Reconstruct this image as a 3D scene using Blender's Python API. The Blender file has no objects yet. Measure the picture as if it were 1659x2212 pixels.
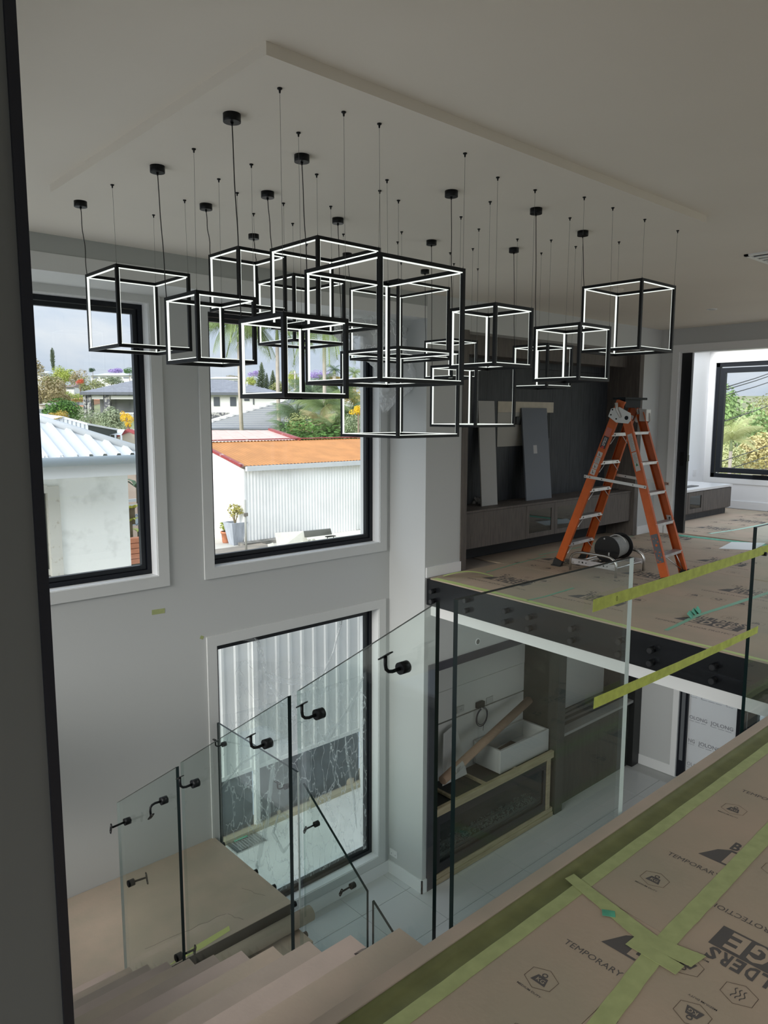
import bpy, bmesh, math, random
from mathutils import Vector, Matrix, Quaternion, noise
random.seed(7)
S = bpy.context.scene
C = S.collection
PI = math.pi
R_ = math.radians
# ------------------------------------------------------------------ camera
IW, IH, FPX = 1659, 2212, 1606.77
EYE = 1.58
CR = Vector((0.741716903, -0.670709428, 0.002213481))
CU = Vector((0.085309324, 0.097613314, 0.991561375))
CF = Vector((0.665265627, 0.735269002, -0.129619213))
cam = bpy.data.cameras.new('camera')
cam.sensor_fit = 'HORIZONTAL'; cam.sensor_width = 36.0
cam.lens = 36.0 * FPX / IW
cam.clip_start = 0.05; cam.clip_end = 2000
camo = bpy.data.objects.new('camera', cam)
M = Matrix((CR, CU, -CF)).transposed().to_4x4()
M.translation = Vector((0, 0, EYE))
camo.matrix_world = M
C.objects.link(camo)
S.camera = camo

def P(px, py, ax, v):
    """point where the sight line through a photo pixel meets the plane axis=v (surveying aid)"""
    d = CR * ((px - IW / 2) / FPX) + CU * (-(py - IH / 2) / FPX) + CF
    o = Vector((0, 0, EYE))
    return o + d * ((v - o[ax]) / d[ax])

# ------------------------------------------------------------------ view, world, sun
S.view_settings.view_transform = 'Standard'
S.view_settings.look = 'None'
S.view_settings.gamma = 1.0
S.view_settings.use_curve_mapping = False
S.view_settings.exposure = 0.52
S.cycles.max_bounces = 14
S.cycles.diffuse_bounces = 7
S.cycles.glossy_bounces = 5
S.cycles.transparent_max_bounces = 40
S.cycles.transmission_bounces = 8
S.cycles.caustics_reflective = False
S.cycles.caustics_refractive = False
S.cycles.sample_clamp_indirect = 6.0

SKY = .60
w = bpy.data.worlds.new('world'); S.world = w; w.use_nodes = True
nt = w.node_tree; nt.nodes.clear()
def N(t, ty, **k):
    n = t.nodes.new(ty)
    for a, b in k.items():
        if a.startswith('_'): n.inputs[a[1:].replace('_', ' ')].default_value = b
        else: setattr(n, a, b)
    return n
tc = N(nt, 'ShaderNodeTexCoord')
mp = N(nt, 'ShaderNodeMapping'); mp.inputs['Scale'].default_value = (1.0, 1.0, 3.2)
ns = N(nt, 'ShaderNodeTexNoise'); ns.inputs['Scale'].default_value = 2.4; ns.inputs['Detail'].default_value = 7; ns.inputs['Roughness'].default_value = .55; ns.inputs['Distortion'].default_value = .3
cr = N(nt, 'ShaderNodeValToRGB')
e = cr.color_ramp.elements
e[0].position = .34; e[0].color = (.50, .60, .75, 1)
e[1].position = .66; e[1].color = (.95, .96, .98, 1)
m1 = cr.color_ramp.elements.new(.5); m1.color = (.68, .76, .88, 1)
bg = N(nt, 'ShaderNodeBackground'); bg.inputs['Strength'].default_value = SKY
wo = N(nt, 'ShaderNodeOutputWorld')
L = nt.links.new
L(tc.outputs['Generated'], mp.inputs['Vector']); L(mp.outputs['Vector'], ns.inputs['Vector'])
# overcast sky: luminance grows smoothly from horizon to zenith (CIE overcast law)
sp = N(nt, 'ShaderNodeSeparateXYZ'); mr = N(nt, 'ShaderNodeMapRange'); mr.inputs['From Min'].default_value = 0; mr.inputs['From Max'].default_value = 1; mr.inputs['To Min'].default_value = 1.0; mr.inputs['To Max'].default_value = 2.9
L(tc.outputs['Generated'], sp.inputs[0]); L(sp.outputs['Z'], mr.inputs['Value'])
ms = N(nt, 'ShaderNodeMath', operation='MULTIPLY'); ms.inputs[1].default_value = SKY; L(mr.outputs[0], ms.inputs[0]); L(ms.outputs[0], bg.inputs['Strength'])
L(ns.outputs['Fac'], cr.inputs['Fac']); L(cr.outputs['Color'], bg.inputs['Color']); L(bg.outputs['Background'], wo.inputs['Surface'])

sun = bpy.data.lights.new('sun', 'SUN'); sun.energy = 2.7; sun.angle = R_(35); sun.color = (1, .97, .92)
suno = bpy.data.objects.new('sun', sun); C.objects.link(suno)
sd = Vector((0.90, 0.17, -.38))           # direction the light travels: hazy sun from the left of the house
suno.rotation_euler = sd.to_track_quat('-Z', 'Y').to_euler()

# ------------------------------------------------------------------ materials
MATS = {}
def mat(name, col, rough=.6, metal=0.0, spec=.5, var=0.0, vs=8.0, col2=None, bump=0.0, bs=60.0, coat=0.0, stretch=None, emit=None, contrast=None):
    if name in MATS: return MATS[name]
    m = bpy.data.materials.new(name); m.use_nodes = True; MATS[name] = m
    t = m.node_tree; b = t.nodes['Principled BSDF']; l = t.links.new
    c = (*col, 1)
    b.inputs['Base Color'].default_value = c
    b.inputs['Roughness'].default_value = rough
    b.inputs['Metallic'].default_value = metal
    b.inputs['Specular IOR Level'].default_value = spec
    if coat: b.inputs['Coat Weight'].default_value = coat; b.inputs['Coat Roughness'].default_value = .08
    if emit: b.inputs['Emission Color'].default_value = (*col, 1); b.inputs['Emission Strength'].default_value = emit
    tcn = None
    if var or col2 or bump:
        tcn = N(t, 'ShaderNodeTexCoord'); mpn = N(t, 'ShaderNodeMapping')
        if stretch: mpn.inputs['Scale'].default_value = stretch
        l(tcn.outputs['Object'], mpn.inputs['Vector'])
    if var or col2:
        n = N(t, 'ShaderNodeTexNoise'); n.inputs['Scale'].default_value = vs; n.inputs['Detail'].default_value = 5
        l(mpn.outputs['Vector'], n.inputs['Vector'])
        r = N(t, 'ShaderNodeValToRGB')
        a = contrast or (.35, .65)
        r.color_ramp.elements[0].position = a[0]; r.color_ramp.elements[1].position = a[1]
        if col2: r.color_ramp.elements[0].color = c; r.color_ramp.elements[1].color = (*col2, 1)
        else:
            r.color_ramp.elements[0].color = (*[x * (1 - var) for x in col], 1)
            r.color_ramp.elements[1].color = (*[min(1, x * (1 + var)) for x in col], 1)
        l(n.outputs['Fac'], r.inputs['Fac']); l(r.outputs['Color'], b.inputs['Base Color'])
    if bump:
        n2 = N(t, 'ShaderNodeTexNoise'); n2.inputs['Scale'].default_value = bs; n2.inputs['Detail'].default_value = 4
        l(mpn.outputs['Vector'], n2.inputs['Vector'])
        bp = N(t, 'ShaderNodeBump'); bp.inputs['Strength'].default_value = bump; bp.inputs['Distance'].default_value = .01
        l(n2.outputs['Fac'], bp.inputs['Height']); l(bp.outputs['Normal'], b.inputs['Normal'])
    return m

def glass(name, tint, refl=1.0, body=0.0, bodycol=(.8, .9, .88)):
    if name in MATS: return MATS[name]
    m = bpy.data.materials.new(name); m.use_nodes = True; MATS[name] = m
    t = m.node_tree; t.nodes.clear(); l = t.links.new
    o = N(t, 'ShaderNodeOutputMaterial'); tr = N(t, 'ShaderNodeBsdfTransparent'); tr.inputs['Color'].default_value = (*tint, 1)
    g = N(t, 'ShaderNodeBsdfGlossy'); g.inputs['Roughness'].default_value = .0; g.inputs['Color'].default_value = (.95, .98, .97, 1)
    lw = N(t, 'ShaderNodeLayerWeight'); lw.inputs['Blend'].default_value = .5
    pw = N(t, 'ShaderNodeMath', operation='POWER'); pw.inputs[1].default_value = 5.0
    mu = N(t, 'ShaderNodeMath', operation='MULTIPLY_ADD'); mu.inputs[1].default_value = .9 * refl; mu.inputs[2].default_value = .035 * refl
    mx = N(t, 'ShaderNodeMixShader')
    l(lw.outputs['Facing'], pw.inputs[0]); l(pw.outputs['Value'], mu.inputs[0]); l(mu.outputs['Value'], mx.inputs['Fac'])
    if body:
        d = N(t, 'ShaderNodeBsdfDiffuse'); d.inputs['Color'].default_value = (*bodycol, 1)
        m2 = N(t, 'ShaderNodeMixShader'); m2.inputs['Fac'].default_value = body
        l(tr.outputs[0], m2.inputs[1]); l(d.outputs[0], m2.inputs[2]); l(m2.outputs[0], mx.inputs[1])
    else: l(tr.outputs[0], mx.inputs[1])
    l(g.outputs[0], mx.inputs[2]); l(mx.outputs[0], o.inputs['Surface'])
    return m

def film(name, dens=.25, lo=.12, col=(.93, .96, .96), tr_col=(.985, .99, .99)):
    """thin crumpled clear plastic: mostly transparent, milky where the folds stack up"""
    if name in MATS: return MATS[name]
    m = bpy.data.materials.new(name); m.use_nodes = True; MATS[name] = m
    t = m.node_tree; t.nodes.clear(); l = t.links.new
    o = N(t, 'ShaderNodeOutputMaterial'); tr = N(t, 'ShaderNodeBsdfTransparent'); tr.inputs['Color'].default_value = (*tr_col, 1)
    d = N(t, 'ShaderNodeBsdfTranslucent'); d.inputs['Color'].default_value = (*col, 1)
    d2 = N(t, 'ShaderNodeBsdfDiffuse'); d2.inputs['Color'].default_value = (*col, 1)
    dd = N(t, 'ShaderNodeMixShader'); l(d.outputs[0], dd.inputs[1]); l(d2.outputs[0], dd.inputs[2])
    g = N(t, 'ShaderNodeBsdfGlossy'); g.inputs['Roughness'].default_value = .12
    tcn = N(t, 'ShaderNodeTexCoord')
    mpn = N(t, 'ShaderNodeMapping'); mpn.inputs['Rotation'].default_value = (.3, .5, .2); mpn.inputs['Scale'].default_value = (1.7, 1.7, .6)
    v = N(t, 'ShaderNodeTexVoronoi', feature='DISTANCE_TO_EDGE'); v.inputs['Scale'].default_value = 5.0
    nn = N(t, 'ShaderNodeTexNoise'); nn.inputs['Scale'].default_value = 3.0; nn.inputs['Detail'].default_value = 4
    av = N(t, 'ShaderNodeMixRGB', blend_type='ADD'); av.inputs['Fac'].default_value = .55
    l(tcn.outputs['Object'], mpn.inputs['Vector']); l(mpn.outputs['Vector'], nn.inputs['Vector'])
    l(mpn.outputs['Vector'], av.inputs[1]); l(nn.outputs['Color'], av.inputs[2]); l(av.outputs[0], v.inputs['Vector'])
    r = N(t, 'ShaderNodeValToRGB'); r.color_ramp.elements[0].position = 0; r.color_ramp.elements[0].color = (1, 1, 1, 1)
    r.color_ramp.elements[1].position = .035; r.color_ramp.elements[1].color = (lo, lo, lo, 1)
    l(v.outputs['Distance'], r.inputs['Fac'])
    n3 = N(t, 'ShaderNodeTexNoise'); n3.inputs['Scale'].default_value = 1.6
    l(tcn.outputs['Object'], n3.inputs['Vector'])
    mu = N(t, 'ShaderNodeMath', operation='MULTIPLY'); l(r.outputs[0], mu.inputs[0]); l(n3.outputs['Fac'], mu.inputs[1])
    m2 = N(t, 'ShaderNodeMath', operation='MULTIPLY'); l(mu.outputs[0], m2.inputs[0]); m2.inputs[1].default_value = dens * 4
    a = N(t, 'ShaderNodeMixShader'); l(m2.outputs[0], a.inputs['Fac']); l(tr.outputs[0], a.inputs[1]); l(dd.outputs[0], a.inputs[2])
    b = N(t, 'ShaderNodeMixShader'); b.inputs['Fac'].default_value = .05
    l(a.outputs[0], b.inputs[1]); l(g.outputs[0], b.inputs[2]); l(b.outputs[0], o.inputs['Surface'])
    return m

WALL = mat('wall_paint', (.55, .565, .56), .75, spec=.25, bump=.03, bs=180)
BRIGHTWALL = mat('brightened_wall_paint', (.84, .85, .86), .7, spec=.25)  # lighter copy of the wall paint, side room brightness put into the colour
CEIL = mat('ceiling_paint', (.74, .70, .63), .85, spec=.2, var=.015, vs=1.2)
TRIM = mat('trim_paint', (.80, .81, .81), .4, spec=.4)
BAND = mat('darker_bulkhead_band', (.43, .45, .44), .85, spec=.2)
BLACKAL = mat('black_aluminium', (.008, .010, .015), .42, spec=.28)
BLACK = mat('black_metal', (.006, .007, .008), .42, spec=.22)
BOARD = mat('floor_protection_board', (.47, .365, .275), .8, spec=.25, col2=(.39, .335, .25), vs=1.6, bump=.10, bs=35, contrast=(.38, .66))
BOARD2 = mat('stair_protection_board', (.52, .42, .335), .8, spec=.25, col2=(.45, .385, .305), vs=4, bump=.08, bs=40)
BOARD3 = mat('stair_board_pink', (.56, .45, .39), .8, spec=.25, col2=(.49, .40, .345), vs=4, bump=.08, bs=40)
BOARD4 = mat('stair_board_dull', (.475, .39, .325), .8, spec=.25, col2=(.42, .35, .295), vs=4, bump=.08, bs=40)
PRINT = mat('grey_print', (.115, .105, .10), .8, spec=.2)
PRINT2 = mat('faint_brown_print', (.15, .11, .085), .85, spec=.2)
TAPEY = mat('yellow_masking_tape', (.62, .72, .16), .65, spec=.3, var=.10, vs=25)
TAPEG = mat('green_masking_tape', (.40, .445, .20), .65, spec=.3, var=.08, vs=20)
TAPEE = mat('emerald_tape', (.10, .40, .26), .6, spec=.3, var=.2, vs=18)
FASC = mat('black_fascia', (.010, .011, .013), .22, spec=.5, var=.3, vs=3, stretch=(1, .6, 14))
STEEL = mat('brushed_steel', (.62, .62, .60), .3, metal=1.0, var=.08, vs=12)
ALU = mat('aluminium', (.60, .59, .60), .42, metal=.75, var=.12, vs=14)
ORANGE = mat('orange_fibreglass', (.52, .105, .018), .42, spec=.4, var=.08, vs=10)
OAK = mat('grey_oak_laminate', (.135, .119, .106), .55, spec=.3, col2=(.098, .087, .079), vs=16, stretch=(3, 3, .35))
OAKD = mat('dark_oak_laminate', (.052, .057, .064), .5, spec=.3, col2=(.030, .034, .040), vs=14, stretch=(3.5, 3.5, .25))
EDGE = mat('glass_edge', (.003, .014, .014), .35, spec=.25)
EDGEC = glass('clear_glass_edge', (.72, .80, .78), 1.0)
EDGEL = mat('lit_glass_edge', (.74, .80, .78), .2, spec=.8)
PANE = glass('balustrade_glass', (.925, .965, .952), 1.0)
WPANE = glass('window_glass', (.97, .985, .985), .45)
WHITEB = mat('white_board', (.66, .66, .63), .6)
PINE = mat('pine_timber', (.42, .36, .24), .7, spec=.2, col2=(.33, .28, .18), vs=9, stretch=(.4, 3, 3))
CARD = mat('brown_cardboard', (.33, .23, .165), .75, spec=.25, var=.06, vs=10)
LED = mat('led_diffuser', (.86, .92, .86), .5, emit=.70)

# ------------------------------------------------------------------ mesh collector
ORG = {}
class MB:
    def __init__(s): s.v = []; s.f = []; s.m = []; s.sm = []
    def add(s, vs, fs, mi=0, smooth=False):
        b = len(s.v); s.v += [Vector(v) for v in vs]
        for f in fs: s.f.append([b + i for i in f]); s.m.append(mi); s.sm.append(smooth)
        return s
    def box(s, a, b, mi=0, rot=None, bev=0):
        x0, y0, z0 = a; x1, y1, z1 = b
        if x0 > x1: x0, x1 = x1, x0
        if y0 > y1: y0, y1 = y1, y0
        if z0 > z1: z0, z1 = z1, z0
        if bev:
            bm = bmesh.new(); bmesh.ops.create_cube(bm, size=1)
            for v in bm.verts: v.co = Vector(((x0 + x1) / 2 + v.co.x * (x1 - x0), (y0 + y1) / 2 + v.co.y * (y1 - y0), (z0 + z1) / 2 + v.co.z * (z1 - z0)))
            bmesh.ops.bevel(bm, geom=bm.edges[:], offset=bev, segments=2, affect='EDGES', profile=.6)
            bm.verts.index_update()
            vs = [v.co.copy() for v in bm.verts]; fs = [[v.index for v in f.verts] for f in bm.faces]; bm.free()
        else:
            vs = [Vector(p) for p in ((x0, y0, z0), (x1, y0, z0), (x1, y1, z0), (x0, y1, z0), (x0, y0, z1), (x1, y0, z1), (x1, y1, z1), (x0, y1, z1))]
            fs = [(0, 3, 2, 1), (4, 5, 6, 7), (0, 1, 5, 4), (1, 2, 6, 5), (2, 3, 7, 6), (3, 0, 4, 7)]
        if rot:
            c = Vector(((x0 + x1) / 2, (y0 + y1) / 2, (z0 + z1) / 2)); vs = [c + rot @ (v - c) for v in vs]
        return s.add(vs, fs, mi)
    def beam(s, p, q, w, h, up=(0, 0, 1), mi=0):
        """rectangular bar from p to q, width w across, height h along up"""
        p = Vector(p); q = Vector(q); d = (q - p).normalized(); u = Vector(up); r = d.cross(u).normalized(); u = r.cross(d)
        vs = []
        for o in (p, q):
            for a, b in ((-1, -1), (1, -1), (1, 1), (-1, 1)): vs.append(o + r * a * w / 2 + u * b * h / 2)
        return s.add(vs, [(0, 1, 2, 3), (7, 6, 5, 4), (0, 4, 5, 1), (1, 5, 6, 2), (2, 6, 7, 3), (3, 7, 4, 0)], mi)
    def tube(s, pts, r, n=8, mi=0, smooth=True, cap=True):
        pts = [Vector(p) for p in pts]; rr = r if isinstance(r, (list, tuple)) else [r] * len(pts)
        vs = []; fs = []; u = None
        for i, p in enumerate(pts):
            d = (pts[min(i + 1, len(pts) - 1)] - pts[max(i - 1, 0)]).normalized()
            if u is None: u = d.orthogonal().normalized()
            u = (u - d * u.dot(d)).normalized(); v = d.cross(u)
            for k in range(n):
                a = 2 * PI * k / n; vs.append(p + (u * math.cos(a) + v * math.sin(a)) * rr[i])
        for i in range(len(pts) - 1):
            for k in range(n):
                a = i * n + k; b = i * n + (k + 1) % n
                fs.append((a, b, b + n, a + n))
        s.add(vs, fs, mi, smooth)
        if cap:
            b = len(s.v) - len(vs)
            s.f.append([b + k for k in range(n)][::-1]); s.m.append(mi); s.sm.append(False)
            s.f.append([b + (len(pts) - 1) * n + k for k in range(n)]); s.m.append(mi); s.sm.append(False)
        return s
    def cyl(s, p, q, r, n=16, mi=0): return s.tube([p, q], r, n, mi)
    def prism(s, poly, ax, a, b, mi=0, mside=None):
        """polygon in the two other axes (in order) extruded along axis ax from a to b"""
        n = len(poly); o = [i for i in range(3) if i != ax]; vs = []
        for t in (a, b):
            for p in poly:
                v = [0, 0, 0]; v[ax] = t; v[o[0]] = p[0]; v[o[1]] = p[1]; vs.append(Vector(v))
        s.add(vs, [tuple(range(n))[::-1], tuple(range(n, 2 * n))], mi)
        k = len(s.v) - 2 * n
        for i in range(n):
            j = (i + 1) % n; s.f.append([k + i, k + j, k + n + j, k + n + i]); s.m.append(mi if mside is None else mside); s.sm.append(False)
        return s
    def quad(s, a, b, c, d, mi=0): return s.add([a, b, c, d], [(0, 1, 2, 3)], mi)
    def build(s, name, mats, parent=None, origin=None):
        if not isinstance(mats, (list, tuple)): mats = [mats]
        if parent is not None: o = ORG[parent.name]
        elif origin is not None: o = Vector(origin)
        else:
            xs = [v.x for v in s.v]; ys = [v.y for v in s.v]; zs = [v.z for v in s.v]
            o = Vector(((min(xs) + max(xs)) / 2, (min(ys) + max(ys)) / 2, min(zs)))
        me = bpy.data.meshes.new(name); me.from_pydata([v - o for v in s.v], [], s.f)
        for m in mats: me.materials.append(m)
        me.polygons.foreach_set('material_index', s.m); me.polygons.foreach_set('use_smooth', s.sm)
        me.update()
        ob = bpy.data.objects.new(name, me); C.objects.link(ob)
        if parent is not None: ob.parent = parent
        else: ob.location = o
        ORG[ob.name] = o
        return ob
def tag(o, label=None, cat=None, group=None, kind=None):
    if label: o['label'] = label
    if cat: o['category'] = cat
    if group: o['group'] = group
    if kind: o['kind'] = kind
    return o
def thing(name, loc, label=None, cat=None, group=None, kind=None):
    o = bpy.data.objects.new(name, None); o.empty_display_size = .1; C.objects.link(o); o.location = loc
    ORG[o.name] = Vector(loc)
    return tag(o, label, cat, group, kind)
def struct(mb, name, m, parent=None):
    o = mb.build(name, m, parent)
    if parent is None: o['kind'] = 'structure'
    return o
def inst(src, name, parent, mtx):
    """another object on the same mesh, placed by matrix in the parent's frame"""
    o = bpy.data.objects.new(name, src.data); C.objects.link(o); o.parent = parent; o.matrix_local = mtx
    ORG[o.name] = ORG[parent.name]
    return o
def holes(mb, ax, t0, t1, u0, u1, v0, v1, hs, mi=0):
    """wall slab normal to axis ax, from t0 to t1, with rectangular openings (ua,ub,va,vb)"""
    us = sorted({u0, u1, *[h[0] for h in hs], *[h[1] for h in hs]}); vs = sorted({v0, v1, *[h[2] for h in hs], *[h[3] for h in hs]})
    us = [u for u in us if u0 <= u <= u1]; vs = [v for v in vs if v0 <= v <= v1]
    o = [i for i in range(3) if i != ax]
    for i in range(len(us) - 1):
        run = None
        for j in range(len(vs) - 1):
            cu = (us[i] + us[i + 1]) / 2; cv = (vs[j] + vs[j + 1]) / 2
            hit = any(h[0] < cu < h[1] and h[2] < cv < h[3] for h in hs)
            if not hit:
                if run is None: run = [vs[j], vs[j + 1]]
                else: run[1] = vs[j + 1]
            if hit or j == len(vs) - 2:
                if run:
                    a = [0, 0, 0]; b = [0, 0, 0]; a[ax] = t0; b[ax] = t1; a[o[0]] = us[i]; b[o[0]] = us[i + 1]; a[o[1]] = run[0]; b[o[1]] = run[1]
                    mb.box(a, b, mi); run = None
    return mb

_tx = {}
def text_poly(s0, off=.018):
    """flat mesh of a string, cap height 1, starting at 0"""
    s = s0; key = (s0, off)
    if key in _tx: return _tx[key]
    cu = bpy.data.curves.new('t', 'FONT'); cu.body = s; cu.size = 1.0; cu.resolution_u = 2
    cu.offset = off
    ob = bpy.data.objects.new('t', cu); me = ob.to_mesh()
    vs = [v.co.copy() for v in me.vertices]; fs = [tuple(p.vertices) for p in me.polygons]
    ob.to_mesh_clear(); bpy.data.objects.remove(ob); bpy.data.curves.remove(cu)
    k = 1 / .7
    vs = [v * k for v in vs]
    _tx[key] = (vs, fs); return _tx[key]
def put_text(mb, s, o, u, v, h, mi=0, bold=False, length=None):
    """write s at o, reading along u, letter tops along v, cap height h"""
    vs, fs = text_poly(s, .035 if bold else .012); o = Vector(o); u = Vector(u); v = Vector(v)
    k = 1.0
    if length: k = length / (max(p.x for p in vs) * h)
    mb.add([o + u * p.x * h * k + v * p.y * h for p in vs], fs, mi)

# ------------------------------------------------------------------ key planes (metres)
YW = 5.524      # window wall
YT = 5.013      # joinery wall front
XF = 5.075      # fin wall face / slab edge
YN = 1.403      # near floor edge
XR = 9.50       # door wall
ZC = 2.70       # ceiling
ZP = 2.66       # dropped panel underside
ZL = -3.33      # lower floor
ZS = -0.39      # lower ceiling
XL = 0.3155     # left wall face (void side)
YB = -2.6       # rear wall
XB = -2.2

# ================================================================== SETTING
# window wall -------------------------------------------------------
W1 = (.69, 2.575, .295, 2.427); W2 = (3.06, 4.94, .295, 2.427); W3 = (3.06, 4.93, -3.10, -.372)
m = MB(); holes(m, 1, YW, YW + .12, XL - .3, XF + .2, ZL - .3, ZC + .3, [W1, W2, W3])
struct(m, 'wall_windows', WALL)
m = MB(); holes(m, 1, YW + .12, YW + .30, XL - .3, XF + .2, ZL - .3, ZC + .3, [(a - .0, b + .0, c, d) for a, b, c, d in (W1, W2, W3)])
struct(m, 'wall_outer', mat('outside_render', (.86, .86, .85), .8))
def window(n, hole, sill=True):
    x0, x1, z0, z1 = hole
    t = thing('window_%d' % n, (x0, YW, z0)); t['kind'] = 'structure'
    y0 = YW + .095; y1 = YW + .165
    fw = .048; sw = .034
    m = MB()
    m.box((x0, y0, z0), (x0 + fw, y1, z1)); m.box((x1 - fw, y0, z0), (x1, y1, z1)); m.box((x0 + fw, y0, z0), (x1 - fw, y1, z0 + fw)); m.box((x0 + fw, y0, z1 - fw), (x1 - fw, y1, z1))
    m.build('window_frame', BLACKAL, t)
    m = MB(); a = fw + .004; b = a + sw; yy0 = y0 + .018; yy1 = y1 - .012
    m.box((x0 + a, yy0, z0 + a), (x0 + b, yy1, z1 - a)); m.box((x1 - b, yy0, z0 + a), (x1 - a, yy1, z1 - a)); m.box((x0 + b, yy0, z0 + a), (x1 - b, yy1, z0 + b)); m.box((x0 + b, yy0, z1 - b), (x1 - b, yy1, z1 - a))
    m.box((x0 + fw, y0 + .03, z0 + fw), (x1 - fw, y1 - .02, z0 + a)); m.box((x1 - a, y0 + .03, z0 + fw), (x1 - fw, y1 - .02, z1 - fw))
    m.build('sash', mat('black_sash', (.012, .015, .02), .4, spec=.3), t)
    MB().box((x0 + b - .004, yy0 + .016, z0 + b - .004), (x1 - b + .004, yy0 + .022, z1 - b + .004)).build('pane', WPANE, t)
    m = MB(); r = .012
    m.box((x0, YW - .004, z0), (x0 + r, y0, z1)); m.box((x1 - r, YW - .004, z0), (x1, y0, z1)); m.box((x0 + r, YW - .004, z1 - r), (x1 - r, y0, z1)); m.box((x0 + r, YW - .004, z0), (x1 - r, y0, z0 + r))
    m.build('reveal', TRIM, t)
    m = MB(); aw = .085; ay = YW - .016; q = .006
    m.box((x0 - aw, ay, z0 + q), (x0 + q, YW, z1 - q)); m.box((x1 - q, ay, z0 + q), (x1 + aw, YW, z1 - q)); m.box((x0 - aw, ay, z1 - q), (x1 + aw, YW, z1 + aw))
    m.box((x0 - aw, ay, z0 - aw), (x1 + aw, YW, z0 + q))
    m.build('architrave', mat('architrave_paint', (.64, .655, .65), .45, spec=.35), t)
    return t
window(1, W1); window(2, W2); window(3, W3)

# bulkhead over the windows -------------------------------------------
m = MB().box((XL, YT, 2.475), (XF, YW, 2.585)); struct(m, 'trim_1', mat('bulkhead_paint', (.70, .715, .71), .7, spec=.2))
m = MB().box((XL, YT + .004, 2.585), (XF, YW, ZC)); struct(m, 'trim_2', BAND)  # upper bulkhead band, darker grey than the face below

# ceiling with dropped panel ------------------------------------------
m = holes(MB(), 2, ZC, ZC + .12, XB, 13.4, YB, 6.2, [(9.75, 12.9, 2.3, 5.85), (5.4, 9.2, -2.3, .9)]); struct(m, 'ceiling', CEIL)  # both roof openings are added out of view to brighten the rooms below
px0, px1, py0, py1 = 1.352, 4.29, 2.03, 3.95
m = MB().box((px0, py0, ZP), (px1, py1, ZC)); struct(m, 'ceiling_panel', CEIL)

# fin wall and joinery wall ---------------------------------------------
m = MB()
m.box((XF, YT, -.40), (5.585, YW + .1, ZC))                  # fin end, upper
m.box((XF, YT, ZL), (5.135, YW + .1, -.40))
m.box((5.135, YT, -.90), (XR, YW + .1, -.40))                # over the lower niches
m.box((5.135, 5.62, ZL), (XR, 5.75, -.9))
m.box((5.585, YT, 2.40), (9.05, YW + .1, ZC))                # over the TV niche
m.box((5.585, 5.56, -.40), (9.05, 5.70, 2.40))
m.box((9.05, YT, -.40), (XR + .1, YW + .1, ZC))
struct(m, 'wall_joinery', WALL)
m = MB(); m.box((XF - .014, YT - .014, ZL), (XF, YW, ZL + .14)); m.box((XF - .014, YT - .014, ZL), (5.135, YT, ZL + .14))
struct(m, 'baseboard_fin', TRIM)
m = MB(); m.box((XF + .012, YT - .014, 0), (5.585, YT, .10)); struct(m, 'baseboard_niche', TRIM)
m = MB(); m.box((3.0, YW - .014, ZL), (XF - .014, YW, ZL + .14)); struct(m, 'baseboard_windows', TRIM)
m = MB(); m.box((9.07, YT - .014, 0), (XR - .014, YT, .11)); m.box((XR - .014, 4.86, 0), (XR, YT, .11)); struct(m, 'baseboard_right', TRIM)

# door wall, upper ----------------------------------------------------------
DH = 2.40
m = MB(); holes(m, 0, XR, XR + .14, YB, YT + .5, -.30, ZC, [(2.2, 4.75, -.02, DH), (YB + .2, 1.9, .05, 2.55)])  # second opening is added out of view to light the far floor
struct(m, 'wall_right', WALL)
m = MB()
m.box((XR - .016, 4.75, 0), (XR, 4.84, DH + .09)); m.box((XR - .016, 2.11, DH), (XR, 4.75, DH + .09)); m.box((XR - .016, 2.11, 0), (XR, 2.2, DH))
m.box((XR, 4.738, 0), (XR + .14, 4.75, DH)); m.box((XR, 2.2, DH - .012), (XR + .14, 4.738, DH))
struct(m, 'trim_door', TRIM)
t = thing('door_1', (XR + .07, 4.68, 0)); t['kind'] = 'structure'
MB().box((XR + .045, 4.60, .02), (XR + .095, 4.738, DH - .015)).build('door_leaf', mat('black_door', (.010, .011, .014), .3), t)
m = MB(); m.box((XR + .040, 4.645, .92), (XR + .045, 4.69, 1.10)); m.box((XR + .040, 4.596, .98), (XR + .10, 4.600, 1.06)); m.build('flush_pull', mat('dark_pull', (.03, .03, .032), .25, metal=.6), t)

# side room -----------------------------------------------------------------
XS = 13.0
SW = (2.6, 5.832, .51, 2.478)
m = MB(); holes(m, 0, XS, XS + .25, 2.06, 6.2, -.30, ZC, [SW]); struct(m, 'wall_far_room', BRIGHTWALL)
m = MB(); m.box((XR + .14, 5.95, -.3), (XS, 6.1, ZC)); struct(m, 'wall_side_room', BRIGHTWALL)
m = MB(); holes(m, 1, 2.06, 2.18, XR + .14, XS, -.30, ZC, [(9.75, 12.9, .05, 2.6)]); struct(m, 'wall_room_rear', BRIGHTWALL)  # opening added out of view to brighten the side room
m = MB(); m.box((XS - .014, 2.2, 0), (XS, 5.95, .13)); m.box((XR + .14, 5.936, 0), (XS, 5.95, .13)); struct(m, 'baseboard_far_room', TRIM)
t = thing('window_4', (XS, 4.2, SW[2])); t['kind'] = 'structure'
y0, y1, z0, z1 = SW
m = MB(); xx0, xx1 = XS + .0, XS + .09
for a, b in ((y0, y0 + .06), (y1 - .06, y1), (4.00, 4.10)): m.box((xx0 + .01, a, z0), (xx1, b, z1))
m.box((xx0 + .01, y0, z0), (xx1, y1, z0 + .07)); m.box((xx0 + .01, y0, z1 - .07), (xx1, y1, z1)); m.build('window_frame', BLACKAL, t)
m = MB(); a0, a1, c0, c1 = 4.12, y1 - .08, z0 + .09, z1 - .09
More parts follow.
